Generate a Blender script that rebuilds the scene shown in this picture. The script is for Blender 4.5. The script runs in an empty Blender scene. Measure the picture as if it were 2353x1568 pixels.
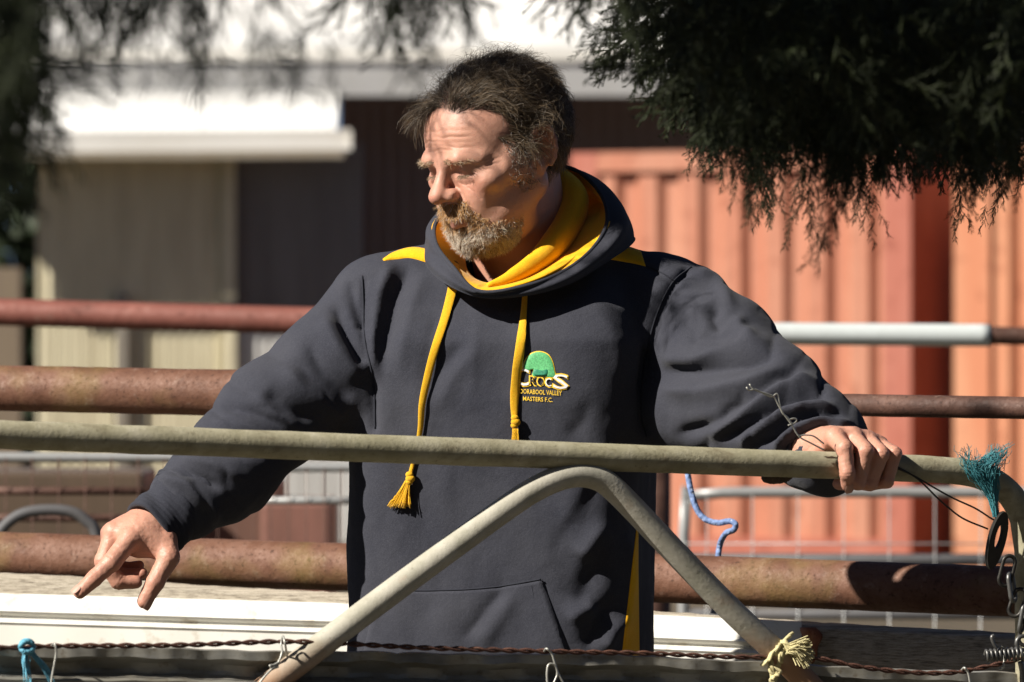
import bpy, bmesh, math, random
import numpy as np
from mathutils import Vector, Matrix, Euler
from mathutils.bvhtree import BVHTree

random.seed(7)
rng = np.random.default_rng(11)
SC = bpy.context.scene
COL = SC.collection

# ------------------------------------------------------------------ camera
D0 = 7.6                      # metres from the lens to the man
FRAME_W = 1.365               # metres across the frame at that distance
CAM_Z = 1.40
cam_d = bpy.data.cameras.new('camera')
cam = bpy.data.objects.new('camera', cam_d)
COL.objects.link(cam)
cam.location = (0, -D0, CAM_Z)
cam.rotation_euler = (math.radians(90), 0, 0)
cam_d.sensor_width = 36
cam_d.lens = 36 * D0 / FRAME_W
cam_d.clip_end = 2000
cam_d.dof.use_dof = True
cam_d.dof.focus_distance = D0 - 0.08
cam_d.dof.aperture_fstop = 9.0
SC.camera = cam

# ------------------------------------------------------------------ sky + sun
SUN = Vector((-0.82, -0.45, 0.70)).normalized()      # towards the sun
elev = math.asin(SUN.z)
azim = math.atan2(SUN.x, SUN.y)
world = bpy.data.worlds.new('World'); SC.world = world
world.use_nodes = True
wn = world.node_tree
for n in list(wn.nodes): wn.nodes.remove(n)
w_out = wn.nodes.new('ShaderNodeOutputWorld')
w_bg = wn.nodes.new('ShaderNodeBackground')
w_sky = wn.nodes.new('ShaderNodeTexSky')
w_sky.sky_type = 'NISHITA'; w_sky.sun_disc = False
w_sky.sun_elevation = elev; w_sky.sun_rotation = azim
w_sky.air_density = 0.3; w_sky.dust_density = 0.2
w_bg.inputs['Strength'].default_value = 0.05
wn.links.new(w_sky.outputs[0], w_bg.inputs[0])
wn.links.new(w_bg.outputs[0], w_out.inputs[0])
sun_d = bpy.data.lights.new('sun', 'SUN')
sun = bpy.data.objects.new('sun', sun_d); COL.objects.link(sun)
sun_d.energy = 5.0; sun_d.angle = math.radians(0.53); sun_d.color = (1.0, 0.93, 0.83)
sun.rotation_euler = SUN.to_track_quat('Z', 'Y').to_euler()
sun.location = SUN * 30
SC.view_settings.view_transform = 'Standard'
SC.view_settings.look = 'None'
SC.view_settings.gamma = 1.0
SC.view_settings.use_curve_mapping = False
SC.view_settings.exposure = 0.78
SC.cycles.use_denoising = True
SC.cycles.max_bounces = 8
SC.cycles.diffuse_bounces = 4

# ------------------------------------------------------------------ helpers
PX = FRAME_W / 2353.0         # the photograph is measured on a 2353 x 1568 grid
def W(u, v, Y=0.0):
    k = PX * (D0 + Y) / D0
    return Vector(((u - 1176.5) * k, Y, CAM_Z - (v - 784.0) * k))
def WA(pts):                  # array version: rows u, v, Y
    a = np.asarray(pts, float)
    k = PX * (D0 + a[:, 2]) / D0
    return np.stack([(a[:, 0] - 1176.5) * k, a[:, 2], CAM_Z - (a[:, 1] - 784.0) * k], 1)
def UV(co):                   # world -> photograph grid
    co = np.asarray(co, float)
    k = PX * (D0 + co[..., 1]) / D0
    return co[..., 0] / k + 1176.5, 784.0 - (co[..., 2] - CAM_Z) / k
def spline(pts, n):           # Catmull-Rom through control rows, n samples, any columns
    p = np.asarray(pts, float)
    if len(p) == 2:
        t = np.linspace(0, 1, n)[:, None]; return p[0] * (1 - t) + p[1] * t
    seg = np.linalg.norm(np.diff(p[:, :2], axis=0), axis=1) + 1e-6
    s = np.concatenate([[0], np.cumsum(seg)])
    ext = np.vstack([2 * p[0] - p[1], p, 2 * p[-1] - p[-2]])
    out = []
    for x in np.linspace(0, s[-1], n):
        i = min(int(np.searchsorted(s, x, side='right')) - 1, len(p) - 2)
        t = (x - s[i]) / (s[i + 1] - s[i])
        a, b, c, d = ext[i], ext[i + 1], ext[i + 2], ext[i + 3]
        out.append(0.5 * (2 * b + (c - a) * t + (2 * a - 5 * b + 4 * c - d) * t * t + (3 * b - a - 3 * c + d) * t ** 3))
    return np.array(out)
def spline_closed(pts, n):
    p = np.asarray(pts, float); m = len(p)
    out = []
    for x in np.linspace(0, m, n, endpoint=False):
        i = int(x) % m; t = x - int(x)
        a, b, c, d = p[(i - 1) % m], p[i], p[(i + 1) % m], p[(i + 2) % m]
        out.append(0.5 * (2 * b + (c - a) * t + (2 * a - 5 * b + 4 * c - d) * t * t + (3 * b - a - 3 * c + d) * t ** 3))
    return np.array(out)

def mesh_obj(name, verts, faces, mat=None, parent=None, smooth=True, mats=None, mat_idx=None):
    me = bpy.data.meshes.new(name)
    if isinstance(faces, np.ndarray):
        V = np.asarray(verts, np.float32); n = len(V); m, c = faces.shape
        me.vertices.add(n); me.vertices.foreach_set('co', V.ravel())
        me.loops.add(m * c); me.loops.foreach_set('vertex_index', faces.astype(np.int32).ravel())
        me.polygons.add(m)
        me.polygons.foreach_set('loop_start', np.arange(0, m * c, c, dtype=np.int32))
        me.update(calc_edges=True)
    else:
        me.from_pydata([tuple(map(float, v)) for v in verts], [], [tuple(map(int, f)) for f in faces])
    me.validate(clean_customdata=False)
    if smooth: me.polygons.foreach_set('use_smooth', [True] * len(me.polygons))
    for mm in (mats or ([mat] if mat else [])): me.materials.append(mm)
    if mat_idx is not None: me.polygons.foreach_set('material_index', np.asarray(mat_idx, np.int32))
    me.update()
    o = bpy.data.objects.new(name, me); COL.objects.link(o)
    if parent is not None: o.parent = parent
    return o
def empty(name, loc=(0, 0, 0), parent=None):
    o = bpy.data.objects.new(name, None); COL.objects.link(o); o.location = loc
    o.empty_display_size = 0.05
    if parent is not None: o.parent = parent
    return o
def tag(o, label=None, cat=None, group=None, kind=None):
    if label: o['label'] = label
    if cat: o['category'] = cat
    if group: o['group'] = group
    if kind: o['kind'] = kind
    return o
def reparent(o, root):        # keep the world place under a root that stands away from the origin
    o.parent = root
    o.matrix_parent_inverse = Matrix.Translation(-Vector(root.location))
    return o

class MB:                     # collects verts and faces for one mesh
    def __init__(s): s.v = []; s.f = []; s.m = []
    def add(s, V, F, mi=0):
        b = len(s.v); s.v += [tuple(map(float, q)) for q in V]
        s.f += [tuple(int(i) + b for i in q) for q in F]; s.m += [mi] * len(F)
    def box(s, c, d, R=None, mi=0):
        c = Vector(c); R = R or Matrix.Identity(3)
        V = [c + R @ Vector((sx * d[0] / 2, sy * d[1] / 2, sz * d[2] / 2)) for sx in (-1, 1) for sy in (-1, 1) for sz in (-1, 1)]
        s.add(V, [(0, 1, 3, 2), (4, 6, 7, 5), (0, 4, 5, 1), (2, 3, 7, 6), (0, 2, 6, 4), (1, 5, 7, 3)], mi)
    def tube(s, P, r, seg=12, cap=True, mi=0, closed=False, flat=1.0, wob=0.0, flatdir=None):
        P = [Vector(map(float, p)) for p in P]; n = len(P)
        R = [r] * n if np.isscalar(r) else list(r)
        V = []; prev = None
        for i in range(n):
            if closed: t = P[(i + 1) % n] - P[i - 1]
            else: t = P[min(i + 1, n - 1)] - P[max(i - 1, 0)]
            t.normalize()
            if prev is None:
                a = Vector(flatdir) if flatdir is not None else (Vector((0, 0, 1)) if abs(t.z) < 0.9 else Vector((0, 1, 0)))
            else: a = prev
            a = (a - t * a.dot(t)).normalized(); prev = a
            b = t.cross(a)
            for k in range(seg):
                th = 2 * math.pi * k / seg
                q = R[i] * (1 + (random.uniform(-wob, wob) if wob else 0))
                V.append(P[i] + a * (math.cos(th) * q) + b * (math.sin(th) * q * flat))
        F = []
        for i in range(n if closed else n - 1):
            j = (i + 1) % n
            for k in range(seg):
                F.append((i * seg + k, i * seg + (k + 1) % seg, j * seg + (k + 1) % seg, j * seg + k))
        if cap and not closed:
            F.append(tuple(range(seg - 1, -1, -1))); F.append(tuple((n - 1) * seg + k for k in range(seg)))
        s.add(V, F, mi)
    def grid(s, G, mi=0, closed=False):
        G = np.asarray(G, float); a, b, _ = G.shape
        F = []
        for i in range(a if closed else a - 1):
            for j in range(b - 1):
                i2 = (i + 1) % a
                F.append((i * b + j, i2 * b + j, i2 * b + j + 1, i * b + j + 1))
        s.add(G.reshape(-1, 3), F, mi)
    def build(s, name, mat=None, parent=None, smooth=True, mats=None):
        return mesh_obj(name, s.v, s.f, mat, parent, smooth, mats, s.m if mats else None)

def auto_edges(o, ang=40):
    me = o.data
    me.polygons.foreach_set('use_smooth', [True] * len(me.polygons))
    bm = bmesh.new(); bm.from_mesh(me)
    for e in bm.edges:
        if len(e.link_faces) == 2 and e.calc_face_angle(0) > math.radians(ang): e.smooth = False
    bm.to_mesh(me); bm.free()
def bevel(o, w=0.004, seg=2):
    m = o.modifiers.new('bevel', 'BEVEL'); m.width = w; m.segments = seg; m.limit_method = 'ANGLE'
    return o

# ------------------------------------------------------------------ materials
class NT:
    def __init__(s, name):
        s.m = bpy.data.materials.new(name); s.m.use_nodes = True; s.t = s.m.node_tree
        s.b = s.t.nodes['Principled BSDF']; s.out = s.t.nodes['Material Output']
        s.tc = s.n('ShaderNodeTexCoord')
    def n(s, kind, **kw):
        q = s.t.nodes.new(kind)
        for k, v in kw.items(): setattr(q, k, v)
        return q
    def link(s, a, b): s.t.links.new(a, b)
    def mapping(s, scale=(1, 1, 1), src=None, rot=(0, 0, 0)):
        q = s.n('ShaderNodeMapping'); q.inputs['Scale'].default_value = scale; q.inputs['Rotation'].default_value = rot
        s.link(src or s.tc.outputs['Object'], q.inputs[0]); return q.outputs[0]
    def noise(s, scale, detail=4, rough=0.55, vec=None, dist=0.0):
        q = s.n('ShaderNodeTexNoise'); q.inputs['Scale'].default_value = scale; q.inputs['Detail'].default_value = detail
        q.inputs['Roughness'].default_value = rough; q.inputs['Distortion'].default_value = dist
        s.link(vec or s.tc.outputs['Object'], q.inputs['Vector']); return q.outputs['Fac']
    def voronoi(s, scale, vec=None, feature='F1', out='Distance'):
        q = s.n('ShaderNodeTexVoronoi', feature=feature); q.inputs['Scale'].default_value = scale
        s.link(vec or s.tc.outputs['Object'], q.inputs['Vector']); return q.outputs[out]
    def wave(s, scale, vec=None, dist=0.0, direction='X', det=2):
        q = s.n('ShaderNodeTexWave', bands_direction=direction); q.inputs['Scale'].default_value = scale
        q.inputs['Distortion'].default_value = dist; q.inputs['Detail'].default_value = det
        s.link(vec or s.tc.outputs['Object'], q.inputs['Vector']); return q.outputs['Fac']
    def ramp(s, fac, stops):
        q = s.n('ShaderNodeValToRGB'); e = q.color_ramp.elements
        while len(e) > 1: e.remove(e[-1])
        for i, (p, c) in enumerate(stops):
            x = e[0] if i == 0 else e.new(p)
            x.position = p; x.color = (*c, 1) if len(c) == 3 else c
        s.link(fac, q.inputs[0]); return q.outputs[0]
    def mix(s, fac, a, b, mode='MIX'):
        q = s.n('ShaderNodeMix', data_type='RGBA', blend_type=mode)
        for sock, val in ((q.inputs[0], fac), (q.inputs[6], a), (q.inputs[7], b)):
            if hasattr(val, 'is_output'): s.link(val, sock)
            elif isinstance(val, (int, float)): sock.default_value = val
            else: sock.default_value = (*val, 1)
        return q.outputs[2]
    def math(s, op, a, b=0.0, clamp=False):
        q = s.n('ShaderNodeMath', operation=op); q.use_clamp = clamp
        for sock, val in zip(q.inputs, (a, b)):
            if hasattr(val, 'is_output'): s.link(val, sock)
            else: sock.default_value = val
        return q.outputs[0]
    def color(s, c):
        if hasattr(c, 'is_output'): s.link(c, s.b.inputs['Base Color'])
        else: s.b.inputs['Base Color'].default_value = (*c, 1)
        return s
    def set(s, **kw):
        for k, v in kw.items():
            sock = s.b.inputs[k.replace('_', ' ')]
            if hasattr(v, 'is_output'): s.link(v, sock)
            else: sock.default_value = v
        return s
    def bump(s, h, strength=0.3, dist=0.002, prev=None):
        q = s.n('ShaderNodeBump'); q.inputs['Strength'].default_value = strength; q.inputs['Distance'].default_value = dist
        s.link(h, q.inputs['Height'])
        if prev is not None: s.link(prev, q.inputs['Normal'])
        s.link(q.outputs[0], s.b.inputs['Normal']); return q.outputs[0]

def m_plain(name, c, rough=0.6, metal=0.0, var=0.15, nscale=30, bump=0.15, spec=0.4):
    t = NT(name)
    n1 = t.noise(nscale, 5); n2 = t.noise(nscale * 9, 3)
    c = np.array(c)
    col = t.ramp(n1, [(0.3, tuple(c * (1 - var))), (0.7, tuple(np.minimum(c * (1 + var), 1)))])
    t.color(col).set(Roughness=rough, Metallic=metal, Specular_IOR_Level=spec)
    t.bump(n2, bump, 0.001)
    return t.m

# ------------------------------------------------------------------ signed-distance sculpting
class SDF:
    def __init__(s, lo, hi, h):
        s.lo = np.array(lo, float); s.h = h
        s.n = np.ceil((np.array(hi) - s.lo) / h).astype(int) + 1
        s.F = np.full(s.n, 0.2, np.float32)
        s.ax = [(s.lo[i] + h * np.arange(s.n[i])).astype(np.float32) for i in range(3)]
    def sub(s, lo, hi):
        a = np.maximum(np.floor((np.array(lo) - s.lo) / s.h).astype(int), 0)
        b = np.minimum(np.ceil((np.array(hi) - s.lo) / s.h).astype(int) + 1, s.n)
        sl = tuple(slice(a[i], max(b[i], a[i])) for i in range(3))
        return sl, s.ax[0][sl[0]][:, None, None], s.ax[1][sl[1]][None, :, None], s.ax[2][sl[2]][None, None, :]
    def merge(s, sl, d, k, mode):
        f = s.F[sl]
        if f.size == 0: return
        if mode == 'u':
            hh = np.maximum(k - np.abs(f - d), 0) / max(k, 1e-6)
            s.F[sl] = np.minimum(f, d) - hh * hh * k * 0.25
        else:                                   # subtract
            d = -d
            hh = np.maximum(k - np.abs(f - d), 0) / max(k, 1e-6)
            s.F[sl] = np.maximum(f, d) + hh * hh * k * 0.25
    def ell(s, c, r, k=0.01, R=None, mode='u', pad=None):
        r = np.array(r, float); m = r.max() + (pad or (k + 0.02))
        sl, x, y, z = s.sub(np.array(c) - m, np.array(c) + m)
        x = x - np.float32(c[0]); y = y - np.float32(c[1]); z = z - np.float32(c[2])
        if R is not None:
            R = np.asarray(R, np.float32)          # columns: the ellipsoid's own axes
            X = x * R[0, 0] + y * R[1, 0] + z * R[2, 0]
            Y = x * R[0, 1] + y * R[1, 1] + z * R[2, 1]
            Z = x * R[0, 2] + y * R[1, 2] + z * R[2, 2]
            x, y, z = X, Y, Z
        a, b, c2 = (np.float32(q) for q in r)
        k0 = np.sqrt((x / a) ** 2 + (y / b) ** 2 + (z / c2) ** 2)
        k1 = np.sqrt((x / a ** 2) ** 2 + (y / b ** 2) ** 2 + (z / c2 ** 2) ** 2) + 1e-6
        s.merge(sl, k0 * (k0 - 1) / k1, k, mode)
    def cap(s, a, b, ra, rb=None, k=0.01, mode='u', flat=None):
        rb = ra if rb is None else rb
        a = np.array(a, float); b = np.array(b, float); m = max(ra, rb) + k + 0.02
        sl, x, y, z = s.sub(np.minimum(a, b) - m, np.maximum(a, b) + m)
        ab = b - a; L = float(ab @ ab) + 1e-9
        t = np.clip(((x - a[0]) * ab[0] + (y - a[1]) * ab[1] + (z - a[2]) * ab[2]) / np.float32(L), 0, 1).astype(np.float32)
        dx = x - a[0] - t * ab[0]; dy = y - a[1] - t * ab[1]; dz = z - a[2] - t * ab[2]
        d = np.sqrt(dx * dx + dy * dy + dz * dz) - (ra + (rb - ra) * t)
        s.merge(sl, d.astype(np.float32), k, mode)
    def chain(s, P, r, k=0.006, mode='u'):
        for i in range(len(P) - 1): s.cap(P[i], P[i + 1], r[i], r[i + 1], k, mode)
    def loft_z(s, rows, k=0.02, power=2.4):
        # rows: z, cx, cy, a, b, yaw -- superelliptic sections stacked in z
        rows = sorted(rows); Z = [q[0] for q in rows]
        m = 0.06
        lo = [min(q[1] - max(q[3], q[4]) for q in rows) - m, min(q[2] - max(q[3], q[4]) for q in rows) - m, Z[0] - m]
        hi = [max(q[1] + max(q[3], q[4]) for q in rows) + m, max(q[2] + max(q[3], q[4]) for q in rows) + m, Z[-1] + m]
        sl, x, y, z = s.sub(lo, hi)
        f = lambda i: np.interp(z.ravel(), Z, [q[i] for q in rows]).astype(np.float32)[None, None, :]
        cx, cy, a, b, yw = f(1), f(2), f(3), f(4), f(5)
        X = (x - cx) * np.cos(yw) + (y - cy) * np.sin(yw); Y = -(x - cx) * np.sin(yw) + (y - cy) * np.cos(yw)
        q = (np.abs(X / a) ** power + np.abs(Y / b) ** power) ** (1 / power)
        d = (q - 1) * np.minimum(a, b)
        dz = np.maximum(Z[0] - z, z - Z[-1])
        s.merge(sl, np.maximum(d, dz + 0 * d).astype(np.float32), k, 'u')
    def mesh(s, smooth=2):
        F = s.F; ins = F < 0
        c = np.zeros(np.array(F.shape) - 1, np.int8)
        for i in (0, 1):
            for j in (0, 1):
                for k in (0, 1):
                    c += ins[i:F.shape[0] - 1 + i, j:F.shape[1] - 1 + j, k:F.shape[2] - 1 + k]
        act = (c > 0) & (c < 8)
        idx = np.argwhere(act); n = len(idx)
        ids = np.full(act.shape, -1, np.int32); ids[act] = np.arange(n)
        acc = np.zeros((n, 3)); cnt = np.zeros(n)
        cs = [(i, j, k) for i in (0, 1) for j in (0, 1) for k in (0, 1)]
        val = {q: F[idx[:, 0] + q[0], idx[:, 1] + q[1], idx[:, 2] + q[2]] for q in cs}
        for q in cs:
            for ax in range(3):
                if q[ax]: continue
                p = list(q); p[ax] = 1; p = tuple(p)
                va, vb = val[q], val[p]; cr = (va < 0) != (vb < 0)
                t = va[cr] / (va[cr] - vb[cr])
                pt = np.repeat(np.array([q], float), cr.sum(), 0); pt[:, ax] += t
                acc[cr] += pt; cnt[cr] += 1
        V = s.lo + (idx + acc / cnt[:, None]) * s.h
        faces = []
        for ax in range(3):
            o1, o2 = [(1, 2), (2, 0), (0, 1)][ax]
            sh = [slice(None)] * 3; A = list(sh); B = list(sh)
            A[ax] = slice(0, -1); B[ax] = slice(1, None)
            a, b = ins[tuple(A)], ins[tuple(B)]
            e = np.argwhere(a != b)
            e = e[(e[:, o1] > 0) & (e[:, o2] > 0) & (e[:, o1] < F.shape[o1] - 1) & (e[:, o2] < F.shape[o2] - 1)]
            fl = a[tuple(e.T)]
            d1 = np.zeros(3, int); d1[o1] = 1; d2 = np.zeros(3, int); d2[o2] = 1
            g = lambda q: ids[tuple(q.T)]
            q = np.stack([g(e - d1 - d2), g(e - d2), g(e), g(e - d1)], 1)
            q[~fl] = q[~fl][:, ::-1]
            faces.append(q)
        Q = np.concatenate(faces)
        Q = Q[(Q >= 0).all(1)]
        for _ in range(smooth): V = laplace(V, Q, 0.5)
        return V, Q
def quad_edges(Q):
    E = np.concatenate([Q[:, [i, (i + 1) % Q.shape[1]]] for i in range(Q.shape[1])])
    E.sort(axis=1); return np.unique(E, axis=0)
def laplace(V, Q, w=0.5, E=None):
    E = quad_edges(Q) if E is None else E
    A = np.zeros_like(V); c = np.zeros(len(V))
    for i in range(V.shape[1]):
        A[:, i] = np.bincount(E[:, 0], V[E[:, 1], i], len(V)) + np.bincount(E[:, 1], V[E[:, 0], i], len(V))
    c = np.bincount(E[:, 0], minlength=len(V)) + np.bincount(E[:, 1], minlength=len(V))
    return V + w * (A / np.maximum(c, 1)[:, None] - V)
def vnormals(V, Q):
    a = np.cross(V[Q[:, 2]] - V[Q[:, 0]], V[Q[:, 3 % Q.shape[1]]] - V[Q[:, 1]])
    N = np.zeros_like(V)
    for i in range(Q.shape[1]):
        for k in range(3): N[:, k] += np.bincount(Q[:, i], a[:, k], len(V))
    return N / (np.linalg.norm(N, axis=1)[:, None] + 1e-12)
def vnoise(P, scale, seed=0):             # smooth value noise on rows of points, about -1..1
    P = P * scale + seed * 17.3
    i = np.floor(P).astype(np.int64); f = P - i; f = f * f * (3 - 2 * f)
    def hsh(a, b, c):
        n = (a * 73856093) ^ (b * 19349663) ^ (c * 83492791) ^ (seed * 2654435761)
        n = (n ^ (n >> 13)) * 1274126177
        return ((n ^ (n >> 16)) & 0xffff) / 32767.5 - 1
    r = 0
    for dx in (0, 1):
        for dy in (0, 1):
            for dz in (0, 1):
                w = (f[:, 0] if dx else 1 - f[:, 0]) * (f[:, 1] if dy else 1 - f[:, 1]) * (f[:, 2] if dz else 1 - f[:, 2])
                r = r + w * hsh(i[:, 0] + dx, i[:, 1] + dy, i[:, 2] + dz)
    return r
def polyline_dist(u, v, P):               # distance from points to a polyline and the share of its length
    P = np.asarray(P, float); best = np.full(len(u), 1e9); par = np.zeros(len(u)); side = np.zeros(len(u))
    L = np.concatenate([[0], np.cumsum(np.linalg.norm(np.diff(P, axis=0), axis=1))])
    for i in range(len(P) - 1):
        a, b = P[i], P[i + 1]; ab = b - a
        t = np.clip(((u - a[0]) * ab[0] + (v - a[1]) * ab[1]) / (ab @ ab), 0, 1)
        dx = u - a[0] - t * ab[0]; dy = v - a[1] - t * ab[1]; d = np.hypot(dx, dy)
        m = d < best
        best[m] = d[m]; par[m] = ((L[i] + t * (L[i + 1] - L[i])) / L[-1])[m]
        side[m] = np.sign(ab[0] * dy - ab[1] * dx)[m]
    return best, par, side
# ================================================================== ground and buildings
def mat_ground():
    t = NT('dry_dirt')
    n = t.noise(0.6, 8, 0.65); n2 = t.noise(18, 5)
    c = t.ramp(n, [(0.35, (0.060, 0.050, 0.034)), (0.65, (0.095, 0.078, 0.052))])
    c = t.mix(t.ramp(n2, [(0.5, (0, 0, 0)), (0.7, (0.6, 0.6, 0.6))]), c, (0.05, 0.055, 0.02))
    t.color(c).set(Roughness=0.95); t.bump(n2, 0.6, 0.02); return t.m
mb = MB(); n = 60
G = []
for i in range(n + 1):
    row = []
    for j in range(n + 1):
        a = (i / n * 2 - 1); b = (j / n * 2 - 1)
        x = 900 * a * abs(a) ** 2; y = 900 * b * abs(b) ** 2
        r = math.hypot(x, y)
        row.append((x, y, -0.006 + 0.05 * math.sin(x * 0.13) * math.cos(y * 0.11) * min(1, max(0, (r - 6) / 20))))
    G.append(row)
mb.grid(G)
ground = mb.build('ground', mat_ground()); tag(ground, kind='structure')

def m_sheet(name, c, dirt=(0.25, 0.2, 0.13), amt=0.5, rough=0.45, metal=0.0, vert=True):
    t = NT(name)
    n1 = t.noise(3.0, 6, 0.6, t.mapping((3, 3, 0.35) if vert else (0.35, 3, 3))); n2 = t.noise(25, 5); n3 = t.noise(0.9, 3)
    c = np.array(c)
    col = t.mix(t.ramp(n1, [(0.42, (0, 0, 0)), (0.75, (amt,) * 3)]), tuple(c), dirt)
    col = t.mix(t.ramp(n3, [(0.4, (0, 0, 0)), (0.7, (0.35,) * 3)]), col, tuple(c * 0.72))
    col = t.mix(t.ramp(n2, [(0.55, (0, 0, 0)), (0.75, (0.3,) * 3)]), col, tuple(np.minimum(c * 1.25, 1)))
    t.color(col).set(Roughness=rough, Metallic=metal, Specular_IOR_Level=0.35); t.bump(n2, 0.12, 0.004)
    return t.m
M_BEIGE = m_sheet('beige_sheet', (0.60, 0.55, 0.39), (0.22, 0.17, 0.09))
M_GREYSHEET = m_sheet('grey_sheet', (0.58, 0.58, 0.56), (0.22, 0.20, 0.17))
M_WHITEROOF = m_sheet('white_roof', (0.84, 0.84, 0.82), (0.5, 0.48, 0.42), 0.25)
M_PALEGREY = m_sheet('pale_grey_board', (0.42, 0.42, 0.415), (0.35, 0.34, 0.3), 0.4)
M_BROWN = m_sheet('brown_cladding', (0.34, 0.265, 0.245), (0.17, 0.12, 0.105))
M_GUTTER = m_sheet('gutter_white', (0.80, 0.79, 0.74), (0.5, 0.42, 0.25), 0.25, vert=False)
M_DARK = m_plain('dark_interior', (0.012, 0.018, 0.014), 0.9)
M_POSTB = m_sheet('brown_post', (0.20, 0.155, 0.11))

def corrugated(name, x0, x1, z0, z1, Y, pitch, depth, mat, parent=None, step=None):
    nx = int((x1 - x0) / pitch * 8) + 1
    xs = np.linspace(x0, x1, nx); ys = Y + depth * 0.5 * np.sin((xs - x0) / pitch * 2 * math.pi)
    V = np.concatenate([np.stack([xs, ys, np.full(nx, z0)], 1), np.stack([xs, ys, np.full(nx, z1)], 1)])
    i = np.arange(nx - 1); F = np.stack([i, i + 1, i + 1 + nx, i + nx], 1)
    return mesh_obj(name, V, F, mat, parent)

# ---- shed on the left, far behind
YS = 32.0; OV = 0.75
Q = lambda u, v, Y: W(u, v, Y)
shed = empty('shed', (Q(500, 0, YS).x, YS, 0)); tag(shed, 'pale corrugated iron shed with white roof and gutter behind the rails', 'shed')
def SP(o, root=None): return reparent(o, root or shed)
ze = Q(0, 352, YS - OV).z
SP(corrugated('wall_sheet', Q(98, 0, YS).x, Q(527, 0, YS).x, -0.1, ze + 0.05, YS, 0.076, 0.022, M_BEIGE))
SP(corrugated('wall_sheet', Q(527, 0, YS).x, Q(832, 0, YS).x, -0.1, Q(0, 728, YS).z, YS + 0.02, 0.076, 0.022, M_GREYSHEET))
SP(corrugated('wall_sheet', Q(527, 0, YS).x, Q(832, 0, YS).x, Q(0, 735, YS).z, Q(0, 330, YS).z, YS + 0.05, 0.076, 0.022, m_sheet('shaded_grey_sheet', (0.17, 0.16, 0.15), (0.07, 0.06, 0.05), 0.6)))  # eave shade on the upper wall, put into a darker sheet colour
mb = MB(); mb.box((Q(527, 0, YS).x, YS - 0.03, ze / 2), (0.09, 0.05, ze)); SP(mb.build('corner_flashing', M_BEIGE, smooth=False))
mb = MB(); mb.box((Q(280, 0, YS).x, YS - 0.06, 0.85), (0.085, 0.06, 1.75)); SP(mb.build('downpipe', m_sheet('downpipe_grey', (0.22, 0.20, 0.17)), smooth=False))
# side return left of the wall, and the dark opening
mb = MB(); mb.box((Q(98, 0, YS).x - 0.02, YS + 1.5, ze / 2), (0.04, 3.0, ze)); SP(mb.build('side_wall', M_BEIGE, smooth=False))
# veranda roof: slopes up and back from the gutter
xL, xR = Q(-260, 0, YS).x, Q(806, 0, YS - OV).x
zf = Q(0, 303, YS - OV).z; zb = Q(0, 208, YS + 0.2).z
def sheet_roof(name, x0, x1, y0, z0, y1, z1, mat, pitch=0.076, depth=0.014):
    nx = int((x1 - x0) / pitch * 8) + 1
    xs = np.linspace(x0, x1, nx); w = depth * 0.5 * np.sin((xs - x0) / pitch * 2 * math.pi)
    V = np.concatenate([np.stack([xs, np.full(nx, y0), z0 + w], 1), np.stack([xs, np.full(nx, y1), z1 + w], 1)])
    i = np.arange(nx - 1); o = mesh_obj(name, V, np.stack([i, i + 1, i + 1 + nx, i + nx], 1), mat)
    m = o.modifiers.new('thick', 'SOLIDIFY'); m.thickness = 0.02; return o
SP(sheet_roof('veranda_roof', xL, Q(770, 0, YS - OV).x, YS - OV + 0.03, zf, YS + 0.2, zb, M_WHITEROOF))
mb = MB()
prof = [(-0.02, 0.0), (-0.13, 0.0), (-0.135, 0.07), (-0.145, 0.135), (-0.13, 0.135), (-0.12, 0.075), (-0.115, 0.015), (-0.02, 0.015)]
z0g = Q(0, 354, YS - OV).z
Gg = [[(xx, YS - OV + 0.08 + p[0], z0g + p[1] + (0.03 if e else 0.0)) for p in prof] for e, xx in enumerate((xL, xR))]
mb.grid(Gg); mb.box((xR, YS - OV + 0.005, z0g + 0.09), (0.012, 0.15, 0.13)); SP(mb.build('gutter', M_GUTTER, smooth=False))
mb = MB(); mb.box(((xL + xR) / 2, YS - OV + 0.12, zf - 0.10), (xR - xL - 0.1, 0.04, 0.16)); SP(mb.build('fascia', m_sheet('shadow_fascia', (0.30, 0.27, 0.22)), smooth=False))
mb = MB(); mb.box(((xL + xR) / 2, YS - 0.26, zf + 0.01), (xR - xL - 0.2, 0.6, 0.02)); SP(mb.build('soffit', M_GREYSHEET, smooth=False))
# upper wall band and upper roof
xr2 = Q(1900, 0, YS + 0.4).x
mb = MB(); mb.box(((xL + xr2) / 2, YS + 0.45, (Q(0, 108, YS).z + Q(0, 215, YS).z) / 2), (xr2 - xL, 0.12, Q(0, 108, YS).z - Q(0, 215, YS).z)); SP(mb.build('upper_wall', M_PALEGREY, smooth=False))
SP(sheet_roof('upper_roof', xL, Q(1950, 0, YS).x, YS + 0.385, Q(0, 112, YS).z, YS + 5.0, Q(0, 116, YS).z + 3.2, M_WHITEROOF))
mb = MB(); mb.box(((xL + xr2) / 2, YS + 0.375, Q(0, 118, YS).z), (xr2 - xL, 0.025, 0.10)); SP(mb.build('barge_board', M_GUTTER, smooth=False))

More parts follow.
